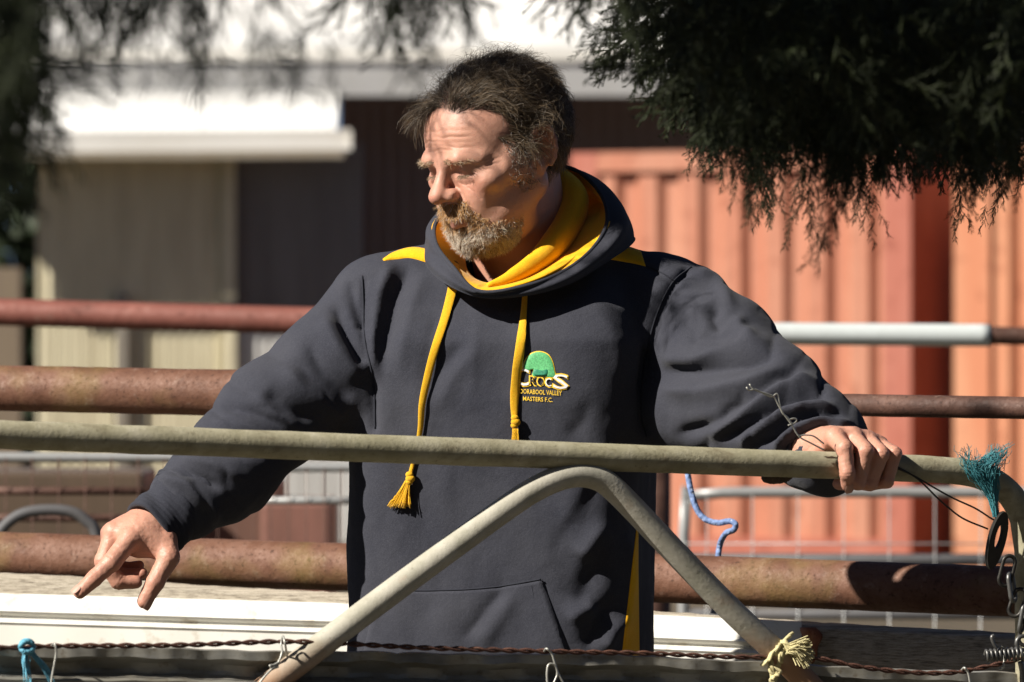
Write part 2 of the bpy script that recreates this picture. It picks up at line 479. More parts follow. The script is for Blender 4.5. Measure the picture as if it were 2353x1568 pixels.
# ---- brown shed behind the container
YB = 35.0
bs = empty('timber_shed', (Q(1500, 0, YB).x, YB, 0)); tag(bs, 'dark brown batten clad shed in shade behind the red container', 'shed')
xb0, xb1 = Q(780, 0, YB).x, Q(2700, 0, YB).x
zt = Q(0, 150, YB).z
mb = MB(); mb.box(((xb0 + xb1) / 2, YB + 0.1, zt / 2), (xb1 - xb0, 0.2, zt)); reparent(mb.build('wall', M_BROWN, smooth=False), bs)
bat = None
for k, xx in enumerate(np.arange(xb0 + 0.05, Q(1800, 0, YB).x, 0.11)):
    if bat is None:
        mb = MB(); mb.box((0, 0, 0), (0.045, 0.03, zt - 0.1)); bat = mb.build('batten', M_BROWN, smooth=False); o = bat
    else: o = bat.copy(); COL.objects.link(o)
    o.location = (xx, YB - 0.016, zt / 2); o.parent = bs; o.matrix_parent_inverse = Matrix.Translation(-Vector(bs.location))
rf = sheet_roof('roof', xb0 - 0.2, xb1, YB - 2.3, zt + 0.10, YB + 3, zt + 1.2, m_sheet('dark_roof', (0.10, 0.10, 0.10)))
reparent(rf, bs)
mb = MB(); mb.box(((xb0 + xb1) / 2, YB - 2.3, zt + 0.04), (xb1 - xb0, 0.05, 0.16)); reparent(mb.build('fascia', M_BROWN, smooth=False), bs)

# ---- shipping containers
def mat_container(name, c):
    t = NT(name)
    n1 = t.noise(1.6, 7, 0.65, t.mapping((2.5, 2.5, 0.35))); n2 = t.noise(9, 6, 0.6); n3 = t.noise(40, 4)
    c = np.array(c)
    col = t.mix(t.ramp(n1, [(0.40, (0, 0, 0)), (0.66, (0.75,) * 3)]), tuple(c), tuple(np.minimum(c * np.array([1.12, 1.45, 1.6]), 1)))
    col = t.mix(t.ramp(n2, [(0.56, (0, 0, 0)), (0.70, (0.75,) * 3)]), col, tuple(c * np.array([0.6, 0.5, 0.45])))
    t.color(col).set(Roughness=0.55, Specular_IOR_Level=0.35); t.bump(n3, 0.15, 0.003); return t.m
M_CONT = mat_container('container_paint', (0.41, 0.160, 0.096))
M_CONT2 = mat_container('container_orange', (0.48, 0.185, 0.095))
M_CONT3 = mat_container('container_rail', (0.35, 0.105, 0.068))
def container(root, x0, x1, Y, H, post_w, mat, mat_post, yaw_post=False, back=0.0):
    def add(mb, nm, mt): return reparent(mb.build(nm, mt, smooth=False), root)
    rail = 0.115
    mb = MB(); mb.box(((x0 + x1) / 2, Y + 0.06, H - rail / 2), (x1 - x0 - 2 * post_w - 0.004, 0.12, rail)); add(mb, 'top_rail', mat)
    mb = MB(); mb.box(((x0 + x1) / 2, Y + 0.06, 0.16), (x1 - x0 - 2 * post_w - 0.004, 0.12, 0.16)); add(mb, 'bottom_rail', mat_post)
    for xx in (x0 + post_w / 2, x1 - post_w / 2):
        mb = MB(); mb.box((xx, Y + 0.08, H / 2), (post_w, 0.16, H)); add(mb, 'corner_post', mat_post)
    a, b = x0 + post_w, x1 - post_w
    xs, ys = [a], [Y + 0.030]; x = a
    while x < b:
        for dx, yy in ((0.110, 0.030), (0.045, 0.075), (0.070, 0.075), (0.045, 0.030)):
            x += dx
            xs.append(min(x, b)); ys.append(Y + yy)
    n = len(xs); V = [(xs[i], ys[i], 0.24) for i in range(n)] + [(xs[i], ys[i], H - rail) for i in range(n)]
    o = mesh_obj('side_panel', V, [(i, i + 1, i + 1 + n, i + n) for i in range(n - 1)], mat, smooth=False); reparent(o, root)
    mb = MB(); mb.box(((x0 + x1) / 2, Y + 1.25, H - 0.03), (x1 - x0 - 0.02, 2.15, 0.04)); add(mb, 'roof', mat_post)
    mb = MB(); mb.box(((x0 + x1) / 2, Y + 2.40, H / 2), (x1 - x0 - 0.02, 0.06, H - 0.05)); add(mb, 'back_wall', mat)
    for xx in (x0 + 0.03, x1 - 0.03):
        mb = MB(); mb.box((xx, Y + 1.27, H / 2), (0.04, 2.15, H - 0.1)); add(mb, 'end_wall', mat_post)
YC = 26.0
HC = W(0, 346, YC).z
CY = math.radians(-25)                                     # the containers stand parallel to the yard rails
k_ = 1 / math.cos(CY)
pv = W(1700, 0, YC); c1 = empty('shipping_container', (pv.x, YC, 0)); tag(c1, 'faded salmon red shipping container behind the man with ribbed side', 'container', 'containers behind the yard')
container(c1, pv.x + (W(1316, 0, YC).x - pv.x) * k_ * 1.01, pv.x + (W(2086, 0, YC).x - pv.x) * k_ * 0.985, YC, HC, 0.17, M_CONT, M_CONT3)
c1.rotation_euler.z = CY
Y2 = YC - math.tan(math.radians(25)) * (W(2192, 0, YC).x - pv.x)
pv2 = W(2192, 0, Y2); c2 = empty('shipping_container', (pv2.x, Y2, 0)); tag(c2, 'brighter orange shipping container at the right edge past the dark gap', 'container', 'containers behind the yard')
container(c2, pv2.x, pv2.x + 5.9, Y2, HC, 0.22, M_CONT2, M_CONT2)
c2.rotation_euler.z = CY

# ---- far left: dark hedge behind the opening and a brown post
mb = MB(); mb.box((Q(18, 0, 24).x, 24, 0.85), (0.15, 0.15, Q(0, 572, 24).z * 2 - 1.7 if False else 1.7 + Q(0, 572, 24).z - 1.7))
o = mb.build('gate_post', M_POSTB, smooth=False); o.location = (0, 0, 0)
tag(o, 'brown timber post at the far left edge before the dark hedge', 'post')

# ---- unseen trees added behind the photographer to cut sky fill
def sky_blocker_trees():
    V = []; F = []
    r = np.random.default_rng(5)
    for k in range(26):
        a = math.radians(-95 + 190 * k / 25); d = r.uniform(13, 17)
        cx, cy = d * math.sin(a), -D0 - 1.0 - d * math.cos(a) * 0.75; H = r.uniform(6.5, 8.5)
        if cx < -7: H *= 0.80
        n = 420
        z = H * (1 - r.random(n) ** 1.6); rad = 2.3 * (1 - z / H) ** 0.7 + 0.3
        th = r.uniform(0, 6.28, n); q = r.random(n) ** 0.4
        P = np.stack([cx + rad * q * np.cos(th), cy + rad * q * np.sin(th), z], 1)
        for p in P:
            u_ = r.normal(size=3); u_ /= np.linalg.norm(u_); w_ = np.cross(u_, r.normal(size=3)); w_ /= np.linalg.norm(w_)
            s_ = r.uniform(0.25, 0.5); b = len(V)
            V += [p - u_ * s_, p + w_ * s_ * 0.6, p + u_ * s_, p - w_ * s_ * 0.6]; F.append((b, b + 1, b + 2, b + 3))
    return np.array(V), np.array(F)
V_, F_ = sky_blocker_trees()
o = mesh_obj('sky_blocker_trees', V_, F_, m_plain('blocker_leaf', (0.022, 0.032, 0.012), 0.7, nscale=1.5, var=0.4), smooth=False)
tag(o, 'dark unseen trees added behind the viewpoint to block sky light', 'trees', kind='stuff')

hd = np.random.default_rng(8); HV = []; HF = []
for k in range(5200):
    p = np.array([hd.uniform(Q(-420, 0, 37).x, Q(150, 0, 37).x), hd.uniform(36.6, 38.0), hd.uniform(0, 3.0) * 1.0])
    u_ = hd.normal(size=3); u_ /= np.linalg.norm(u_); w_ = np.cross(u_, hd.normal(size=3)); w_ /= np.linalg.norm(w_); s_ = hd.uniform(0.06, 0.13); b = len(HV)
    HV += [p - u_ * s_, p + w_ * s_ * 0.6, p + u_ * s_, p - w_ * s_ * 0.6]; HF.append((b, b + 1, b + 2, b + 3))
o = mesh_obj('hedge', np.array(HV), np.array(HF), m_plain('hedge_leaf', (0.022, 0.034, 0.014), 0.7, nscale=3, var=0.5), smooth=False)
tag(o, 'dark green hedge in the opening at the far left of the shed', 'hedge')
# ---- far tree line round the paddocks
fr = np.random.default_rng(15); HV = []; HF = []
for k in range(9000):
    a = fr.uniform(0, 2 * math.pi); d = fr.uniform(95, 112); h = (5.5 + 2.5 * math.sin(a * 9) + 1.5 * math.sin(a * 23 + 1)) * fr.random() ** 0.7
    p = np.array([d * math.sin(a), d * math.cos(a), h]); u_ = fr.normal(size=3); u_ /= np.linalg.norm(u_); w_ = np.cross(u_, fr.normal(size=3)); w_ /= np.linalg.norm(w_); s_ = fr.uniform(0.5, 1.3); b = len(HV)
    HV += [p - u_ * s_, p + w_ * s_ * 0.7, p + u_ * s_, p - w_ * s_ * 0.7]; HF.append((b, b + 1, b + 2, b + 3))
o = mesh_obj('far_trees', np.array(HV), np.array(HF), m_plain('far_leaf', (0.035, 0.05, 0.022), 0.8, nscale=0.4, var=0.4), smooth=False)
tag(o, 'far line of dark green trees round the paddocks', 'trees', kind='stuff')
# ================================================================== yard rails
def mat_rust(name, c0, c1, c2, moss=0.0, scale=1.0, rough=0.8):
    t = NT(name)
    n1 = t.noise(16 * scale, 8, 0.7); n2 = t.noise(150 * scale, 5, 0.65); n3 = t.noise(6 * scale, 3); n4 = t.noise(45 * scale, 6, 0.7)
    col = t.ramp(n1, [(0.30, c0), (0.50, c1), (0.72, c2)])
    col = t.mix(t.ramp(n2, [(0.56, (0, 0, 0)), (0.70, (0.75,) * 3)]), col, tuple(np.array(c0) * 0.35))
    col = t.mix(t.ramp(n4, [(0.58, (0, 0, 0)), (0.72, (0.55,) * 3)]), col, (0.30, 0.21, 0.165))
    if moss:
        col = t.mix(t.math('MULTIPLY', t.ramp(n3, [(0.5, (0, 0, 0)), (0.68, (moss,) * 3)]), n4), col, (0.32, 0.29, 0.05))
    t.color(col).set(Roughness=t.ramp(n2, [(0.3, (rough - 0.25,) * 3), (0.7, (rough,) * 3)]), Specular_IOR_Level=0.45, Metallic=0.1)
    b = t.bump(n2, 0.6, 0.0016); t.bump(n4, 0.4, 0.003, prev=b); return t.m
M_RUST = mat_rust('rusty_steel', (0.090, 0.036, 0.020), (0.150, 0.068, 0.040), (0.215, 0.115, 0.080), 0.5)
M_RUST2 = mat_rust('dark_rusty_steel', (0.045, 0.020, 0.014), (0.085, 0.040, 0.028), (0.145, 0.075, 0.055), 0.0)
def FY(u): return 0.99 - 0.61 * u / 2353.0
def rail(name, pts, r, mat, label, n=120, seg=28, cat='rail', dent=0.0006):
    C = spline(pts, n); mb = MB(); P = WA(C)
    mb.tube(P, r, seg)
    V = np.array(mb.v); V += (dent * vnoise(V, 40, 2))[:, None] * 0.7; mb.v = [tuple(q) for q in V]
    return tag(mb.build(name, mat), label, cat)
rail('rusty_rail', [(-160, 1270.5, FY(-160)), (0, 1276, FY(0)), (1176, 1317, FY(1176)), (2353, 1361, FY(2353)), (2500, 1367, FY(2500))], 0.0352, M_RUST,
     'thick rusty pipe rail running behind the man at waist height')
rail('rusty_rail', [(-160, 889, FY(-160)), (0, 892, FY(0)), (560, 904, FY(560)), (1190, 917, FY(1190))], 0.0345, M_RUST, 'thick rusty mossy pipe rail behind the pointing arm')
rail('thin_rusty_rail', [(1160, 918, FY(1160) - 0.02), (1950, 931, FY(1950)), (2353, 938, FY(2353)), (2500, 941, FY(2500))], 0.0158, M_RUST2, 'thinner dark rusty pipe rail at the right, above the gripping hand')
mb = MB(); p = W(1190, 900, FY(1190) + 0.075); mb.tube([(p.x, p.y, -0.3), (p.x, p.y, 0.7), (p.x, p.y, 1.52)], 0.045, 20)
tag(mb.build('fence_post', M_RUST2), 'rusty steel post behind the man carrying the rails', 'post')
for uu, lb in ((-150, 'rusty steel post at the left end of the rails'), (2490, 'rusty steel post at the right end of the rails')):
    p = W(uu, 900, FY(uu) + 0.075); mb = MB(); mb.tube([(p.x, p.y, -0.3), (p.x, p.y, 0.7), (p.x, p.y, 1.5)], 0.045, 20)
    tag(mb.build('fence_post', M_RUST2), lb, 'post')

# ---- weathered plank with white sheet metal along its face
def mat_wood(name, c0, c1, dark):
    t = NT(name)
    g1 = t.noise(5, 8, 0.7, t.mapping((0.8, 20, 90))); g2 = t.noise(30, 5, 0.6, t.mapping((1.2, 20, 120)))
    col = t.ramp(g1, [(0.32, dark), (0.5, c0), (0.68, c1)])
    col = t.mix(t.ramp(g2, [(0.55, (0, 0, 0)), (0.68, (0.7,) * 3)]), col, tuple(np.array(dark) * 0.6))
    t.color(col).set(Roughness=0.9, Specular_IOR_Level=0.2); t.bump(t.math('ADD', g1, g2), 0.7, 0.003); return t.m
M_WOOD = mat_wood('grey_wood', (0.44, 0.39, 0.31), (0.60, 0.54, 0.45), (0.13, 0.11, 0.085))
def plank_line(u): return 1325 + 142 * u / 2353.0
def PY(u): return FY(u) - 0.10
U = np.linspace(-150, 2500, 150)
hgt, thick = 0.125, 0.045
mb = MB(); G = []
for u_ in U:
    p = W(u_, plank_line(u_), PY(u_)); w1 = 0.0008 * math.sin(u_ * 0.009) + random.uniform(-0.0007, 0.0007)
    G.append([(p.x, p.y + thick, p.z + w1 + 0.004), (p.x, p.y + 0.004, p.z + w1), (p.x, p.y, p.z + w1 - 0.004), (p.x, p.y + 0.001, p.z - hgt * 0.5), (p.x, p.y, p.z - hgt), (p.x, p.y + thick, p.z - hgt), (p.x, p.y + thick, p.z + w1 + 0.004)])
mb.grid(G); plank = mb.build('plank', M_WOOD, smooth=True); auto_edges(plank, 50)
plank.name = 'timber_rail'; tag(plank, 'weathered grey timber rail under the rusty pipe behind the man', 'rail')
mb = MB(); G = []
for u_ in np.linspace(-150, 1842, 120):
    q = np.interp(u_, [0, 760, 1494, 1842], [1363, 1385, 1412, 1428]); gv = np.interp(u_, [0, 760, 1494, 1842], [1410, 1434, 1471, 1486])
    bt = gv + 95
    Y = PY(u_) - 0.003
    wv = 0.0012 * math.sin(u_ * 0.03)
    row = []
    for vv, dy in ((q, 0.002), (q + 2, -0.006), (q + 18, -0.010), (gv - 12, -0.012), (gv - 6, -0.016), (gv, -0.012), (gv + 4, -0.003), (gv + 9, -0.003), (gv + 13, -0.012), (gv + 20, -0.016), (gv + 26, -0.012), (bt, -0.008), (bt + 2, 0.002)):
        row.append(tuple(W(u_, vv, Y + dy + wv)))
    G.append(row)
mb.grid(G)
t = NT('white_metal'); n1 = t.noise(22, 6, 0.65); n2 = t.noise(3, 4)
col = t.mix(t.ramp(n1, [(0.55, (0, 0, 0)), (0.72, (0.7,) * 3)]), (0.66, 0.65, 0.60), (0.34, 0.28, 0.19))
col = t.mix(t.ramp(n2, [(0.5, (0, 0, 0)), (0.8, (0.4,) * 3)]), col, (0.70, 0.62, 0.46))
t.color(col).set(Roughness=0.5, Specular_IOR_Level=0.4); t.bump(n1, 0.15, 0.002)
ws = mb.build('metal_strip', t.m); auto_edges(ws, 35); tag(ws, 'long white folded sheet metal strip fixed on the timber rail', 'metal strip')
# rusty bracket at the strip's end
mb = MB(); G = []
for k in range(12):
    t_ = k / 11; u0, v0 = 1856 + 14 * math.sin(t_ * 4), 1442 + 85 * t_
    row = []
    for j in range(8):
        s_ = j / 7; w_ = (18 + 6 * math.sin(t_ * 9)) * 2
        row.append(tuple(W(u0 - w_ / 2 + w_ * s_, v0, PY(u0) - 0.012 - 0.010 * math.sin(math.pi * s_) - 0.004 * math.sin(t_ * 7 + s_ * 3))))
    G.append(row)
mb.grid(G); br = mb.build('bracket', mat_rust('flaking_rust', (0.16, 0.05, 0.025), (0.28, 0.10, 0.05), (0.38, 0.19, 0.11), 0, 3))
m = br.modifiers.new('thick', 'SOLIDIFY'); m.thickness = 0.006
tag(br, 'flaking rusty bracket where the white strip ends', 'bracket')

# ---- blurred rails further back
M_REDPIPE = mat_rust('red_pipe', (0.14, 0.045, 0.032), (0.19, 0.063, 0.046), (0.24, 0.09, 0.068), 0, 0.4)
M_GALV = m_sheet('galvanised', (0.40, 0.41, 0.41), (0.25, 0.24, 0.22), 0.5, 0.45, 0.35, vert=False)
M_PALEPIPE = m_sheet('pale_blue_pipe', (0.55, 0.60, 0.60), (0.4, 0.38, 0.34), 0.3, 0.5, vert=False)
M_DGREY = m_sheet('dark_grey_steel', (0.10, 0.10, 0.105), (0.08, 0.06, 0.05), 0.4, 0.6)
def bar(name, pts, r, mat, label, cat='rail', n=40): 
    mb = MB(); mb.tube(WA(spline(pts, n)), r, 14); return tag(mb.build(name, mat), label, cat)
bar('red_rail', [(-120, 714, 4.6), (760, 739, 4.4), (1500, 760, 4.2)], 0.029, M_REDPIPE, 'blurred red painted pipe rail across the shed wall')
bar('pale_rail', [(1500, 763, 4.5), (1720, 767, 4.5), (2274, 771, 4.5)], 0.0238, M_PALEPIPE, 'pale blue grey pipe rail in front of the red container')
bar('brown_rail', [(2276, 771, 4.5), (2353, 773, 4.5), (2600, 776, 4.5)], 0.019, M_RUST2, 'short brown pipe rail at the right edge joining the pale rail')
def hurdle(name, u0, u1, v0, v1, Y, r, mat, label, bars=(), wires_v=0, wires_h=0, corner=70, left=True, right=False, wmat=None, wr=0.0022):
    root = empty(name, tuple(W((u0 + u1) / 2, v1, Y))); tag(root, label, 'hurdle')
    pts = ([(u0, v1, Y), (u0, v0 + corner, Y), (u0 + corner * 0.3, v0 + corner * 0.3, Y), (u0 + corner, v0, Y)] if left else [(u0, v0, Y)]) + \
          ([(u1 - corner, v0, Y), (u1 - corner * 0.3, v0 + corner * 0.3, Y), (u1, v0 + corner, Y), (u1, v1, Y)] if right else [(u1, v0, Y)])
    mb = MB(); mb.tube(WA(spline(pts, 60)), r, 12); reparent(mb.build('frame', mat), root)
    for vb, rr, m_ in bars:
        mb = MB(); mb.tube([W(u0, vb, Y + 0.002), W((u0 + u1) / 2, vb + 1, Y + 0.002), W(u1, vb, Y + 0.002)], rr, 10); reparent(mb.build('cross_bar', m_), root)
    if wires_v:
        base = None
        for k in range(wires_v):
            uu = u0 + (u1 - u0) * (k + 0.5) / wires_v
            a, b = W(uu, v0, Y - 0.01), W(uu, v1, Y - 0.01)
            if base is None:
                mb = MB(); mb.tube([(0, 0, b.z - a.z), (0, 0, 0)], wr, 6); base = mb.build('wire', wmat or mat); o = base
            else: o = base.copy(); COL.objects.link(o)
            o.location = a; o.parent = root; o.matrix_parent_inverse = Matrix.Translation(-Vector(root.location))
    for k in range(wires_h):
        vv = v0 + (v1 - v0) * (k + 1) / (wires_h + 1)
        mb = MB(); mb.tube([W(u0, vv, Y - 0.016), W(u1, vv, Y - 0.016)], wr, 6); reparent(mb.build('wire', wmat or mat), root)
    return root
hurdle('hurdle', 1572, 2620, 1133, 2300, 5.2, 0.0125, M_GALV, 'galvanised hurdle with rounded corner in front of the red container',
       bars=((1286, 0.014, M_DGREY), (1411, 0.012, M_DGREY), (1600, 0.012, M_DGREY)), wires_v=10, wires_h=9, corner=85, wr=0.0016)
hurdle('hurdle', 1000, 1525, 1092, 2300, 5.6, 0.0125, M_GALV, 'galvanised hurdle half hidden behind the man', corner=70, left=False, right=True, bars=((1420, 0.012, M_DGREY),))
hurdle('mesh_panel', -200, 470, 1052, 2300, 3.9, 0.0105, M_GALV, 'grey topped mesh panel behind the forearm at the left', left=False,
       bars=((1128, 0.0085, M_RUST2), (1190, 0.0080, M_RUST2)), wires_v=11, wires_h=3, wmat=M_RUST2, wr=0.0014)
hurdle('mesh_panel', 480, 1010, 1075, 2300, 4.1, 0.0095, M_GALV, 'fine mesh panel between the pointing arm and the man', left=False, bars=((1150, 0.008, M_GALV),), wires_v=13, wires_h=3, wmat=M_RUST2, wr=0.0012)
bar('bent_pipe', [(-20, 1250, 3.0), (20, 1200, 3.0), (70, 1176, 3.0), (150, 1174, 3.0), (195, 1195, 3.0), (225, 1250, 3.0), (230, 1500, 3.0)], 0.0105, M_DGREY, 'dark grey bent pipe hoop at the far left', 'pipe')
# dark bits of stored timber behind the mesh
M_STOREB = m_sheet('old_timber', (0.12, 0.085, 0.06), (0.05, 0.04, 0.03))
for k, (ua, ub, va, vb, Y, c) in enumerate(((-150, 330, 1085, 1700, 8.0, (0.115, 0.080, 0.055)), (300, 640, 1110, 1700, 8.6, (0.15, 0.085, 0.065)), (600, 760, 1155, 1700, 8.3, (0.24, 0.115, 0.09)))):
    a, b = W(ua, va, Y), W(ub, vb, Y); mb = MB(); mb.box(((a.x + b.x) / 2, Y + 0.3, a.z / 2), (b.x - a.x, 0.6, a.z))
    o = bevel(mb.build('timber_crate', m_sheet('crate_wood_%d' % k, c, (0.05, 0.04, 0.03)), smooth=False), 0.01)
    tag(o, ('dark brown timber crate at the far left behind the mesh', 'brown timber crate behind the forearm', 'reddish timber crate beside the pale wall')[k], 'crate', 'crates stored behind the mesh')
for uu, vv, Y, lb in ((-115, 690, 4.66, 'brown steel post at the left end of the red rail'), (1500, 735, 4.36, 'brown steel post joining red and pale rails behind the man'), (2590, 750, 4.56, 'brown steel post at the right end of the pale rail')):
    p = W(uu, vv, Y + 0.03); mb = MB(); mb.tube([(p.x, p.y, -0.1), (p.x, p.y, 0.7), (p.x, p.y, p.z)], 0.038, 16); tag(mb.build('yard_post', M_RUST2), lb, 'post')
# ================================================================== conifer overhead
t = NT('conifer_leaf'); n1 = t.noise(60, 3)
t.color(t.ramp(n1, [(0.3, (0.012, 0.017, 0.006)), (0.7, (0.026, 0.034, 0.011))])).set(Roughness=0.6, Specular_IOR_Level=0.25); M_LEAF = t.m
t = NT('conifer_bark'); n1 = t.noise(40, 6, 0.7, t.mapping((1, 1, 0.2)))
t.color(t.ramp(n1, [(0.3, (0.04, 0.028, 0.02)), (0.7, (0.12, 0.085, 0.06))])).set(Roughness=0.95); t.bump(n1, 0.9, 0.02); M_BARK = t.m
def proto_spray(fine, seed):
    r = np.random.default_rng(seed); V = []; F = []
    def prism(a, b, ra, rb):
        a = np.array(a); b = np.array(b); t = b - a; t = t / (np.linalg.norm(t) + 1e-9)
        p = np.cross(t, [0.3, 0.8, 0.5]); p /= np.linalg.norm(p); q = np.cross(t, p); i0 = len(V)
        for c, rr in ((a, ra), (b, rb)):
            for k in range(3): V.append(c + rr * (math.cos(2.094 * k) * p + math.sin(2.094 * k) * q))
        for k in range(3): F.append((i0 + k, i0 + (k + 1) % 3, i0 + 3 + (k + 1) % 3, i0 + 3 + k))
    L = 0.13; n = 7; stem = [np.array([0.006 * math.sin(i * 1.3), 0.006 * math.cos(i), -L * i / n]) for i in range(n + 1)]
    for i in range(n): prism(stem[i], stem[i + 1], 0.0016 - 0.0001 * i, 0.0015 - 0.0001 * i)
    m = 19 if fine else 10
    for k in range(m):
        t = (k + 0.5) / m; b = np.array([np.interp(t * n, range(n + 1), [s[j] for s in stem]) for j in range(3)])
        th = r.uniform(0, 6.28); l = 0.042 * (1 - 0.55 * t) * r.uniform(0.6, 1.15)
        d = np.array([math.cos(th) * 0.75, math.sin(th) * 0.75, -0.75]); d /= np.linalg.norm(d)
        mid = b + d * l * 0.5 + np.array([0, 0, -0.002]); e = b + d * l + np.array([0, 0, -0.008])
        prism(b, mid, 0.0012, 0.0013); prism(mid, e, 0.0013, 0.0004)
        for j in range(4 if fine else 2):
            s = r.uniform(0.2, 0.95); c = b + (e - b) * s; th2 = r.uniform(0, 6.28)
            d2 = d * 0.8 + 0.7 * np.array([math.cos(th2), math.sin(th2), 0]); d2 /= np.linalg.norm(d2)
            ll = l * 0.34 * (1.1 - s * 0.6) + 0.003
            prism(c, c + d2 * ll, 0.0012, 0.0005)
    return np.array(V), np.array(F)
FINE = [proto_spray(True, k) for k in range(4)]; COARSE = [proto_spray(False, 10 + k) for k in range(3)]
def spray_mesh(name, P, D, Sz, protos, mat, parent):
    VV = []; FF = []; off = 0
    for p, d, s in zip(P, D, Sz):
        V, F = protos[rng.integers(len(protos))]
        z = -d / np.linalg.norm(d); a = np.cross(z, rng.normal(size=3)); a /= np.linalg.norm(a); b = np.cross(z, a)
        VV.append(p + s * (V[:, :1] * a + V[:, 1:2] * b + V[:, 2:] * z)); FF.append(F + off); off += len(V)
    return mesh_obj(name, np.concatenate(VV), np.concatenate(FF), mat, smooth=False)
def in_poly(P, poly):
    x, y = P.T; ins = np.zeros(len(P), bool); poly = np.array(poly)
    for i in range(len(poly)):
        a, b = poly[i], poly[i - 1]
        c = ((a[1] > y) != (b[1] > y)) & (x < (b[0] - a[0]) * (y - a[1]) / (b[1] - a[1] + 1e-9) + a[0]); ins ^= c
    return ins
def fill(poly, n, Y0, Y1):
    poly = np.array(poly, float); lo, hi = poly.min(0), poly.max(0); out = []
    while len(out) < n:
        q = rng.uniform(lo, hi, (n, 2)); out += list(q[in_poly(q, poly)])
    out = np.array(out[:n]); return WA(np.concatenate([out, rng.uniform(Y0, Y1, (n, 1))], 1))
tree = empty('conifer_tree', (2.3, -1.4, 0)); tag(tree, 'dark overhanging conifer with drooping sprays across the top of the view', 'tree')
def droop(n, spread=0.55, lean=(0, 0, -1)): return rng.normal(0, spread, (n, 3)) + np.array(lean)
crown = []
# the mass at the upper right (kept back from the lower edge by a spray's length)
mass = [(1560, -150), (1530, -20), (1500, 40), (1540, 70), (1620, 110), (1700, 140), (1800, 150), (1900, 170), (2000, 190), (2100, 180), (2200, 190), (2420, 170), (2420, -150)]
n = 950; crown.append((fill(mass, n, -2.0, -0.25), droop(n), rng.uniform(0.6, 0.95, n), FINE))
low = [(1560, 100), (1700, 130), (1900, 150), (2100, 160), (2353, 150), (2400, 230), (2200, 260), (1960, 240), (1760, 190), (1640, 190)]
n = 200; crown.append((fill(low, n, -1.6, -0.3), droop(n, 0.4), rng.uniform(0.5, 0.85, n), FINE))
def hang(line, n, Y0, Y1, sz=(0.35, 0.6), sp=0.25, lean=(0, 0, -1)):   # a hanging branchlet: sprays strung along a line
    C = spline(line, n) - np.array([0, 30.0]); P = WA(np.concatenate([C, rng.uniform(Y0, Y1) + rng.normal(0, 0.015, (n, 1))], 1))
    crown.append((P + rng.normal(0, 0.006, P.shape), droop(n, sp, lean), rng.uniform(*sz, n) * np.linspace(1, 0.5, n), FINE))
hang([(1735, 240), (1750, 320), (1738, 400), (1745, 440)], 14, -1.0, -1.0)
hang([(1830, 260), (1850, 380), (1858, 480), (1852, 530)], 17, -1.1, -1.1, (0.4, 0.65))
hang([(1900, 300), (1930, 420), (1908, 500), (1892, 560), (1885, 590)], 18, -1.6, -1.6, (0.4, 0.6), 0.25, (-0.3, 0, -1))
hang([(1960, 300), (1975, 400), (1990, 480), (1995, 520)], 16, -0.9, -0.9, (0.4, 0.6))
hang([(2030, 290), (2020, 360), (2015, 430)], 10, -0.8, -0.8)
hang([(2180, 290), (2200, 390), (2206, 470), (2200, 520)], 14, -0.5, -0.5)
hang([(2350, 300), (2318, 400), (2292, 470), (2280, 510)], 14, -0.05, -0.05, (0.35, 0.55), 0.25, (-0.4, 0, -1))
hang([(2390, 330), (2350, 410), (2330, 450)], 8, -0.05, -0.05, (0.35, 0.5), 0.25, (-0.4, 0, -1))
hang([(2130, 290), (2120, 345), (2110, 400)], 9, -0.8, -0.8)
hang([(1640, 240), (1620, 320), (1605, 380)], 11, -1.0, -1.0)
hang([(1690, 260), (1680, 330), (1670, 380)], 9, -1.0, -1.0)
hang([(1790, 260), (1800, 340), (1795, 400)], 9, -1.2, -1.2)
hang([(2270, 300), (2260, 360), (2255, 410)], 9, -0.4, -0.4)
hang([(2070, 280), (2060, 340), (2065, 390)], 9, -0.9, -0.9)
for k in range(16):
    ua = rng.uniform(1600, 2340); l_ = rng.uniform(40, 190); dx_ = rng.uniform(-40, 30)
    hang([(ua, 250), (ua + dx_ * 0.5, 300 + l_ * 0.5), (ua + dx_, 320 + l_)], int(8 + l_ / 16), *([rng.uniform(-1.8, -0.5)] * 2), (0.3, 0.55))
hang([(1500, 60), (1440, 90), (1380, 120)], 10, -0.9, -0.9, (0.35, 0.55), 0.3, (-0.6, 0, -0.7))
hang([(1480, 110), (1420, 140), (1370, 150)], 8, -0.9, -0.9, (0.35, 0.55), 0.3, (-0.6, 0, -0.7))
hang([(1520, 100), (1470, 150), (1460, 180)], 8, -0.9, -0.9)
hang([(1600, 150), (1570, 210), (1560, 240)], 8, -0.8, -0.8)
hang([(1660, 160), (1640, 230), (1650, 270)], 8, -0.8, -0.8)
n = 110; crown.append((fill([(1220, -200), (1500, -200), (1490, -30), (1400, -60), (1280, -110)], n, -2.4, -1.4), droop(n), rng.uniform(0.4, 0.7, n), COARSE))
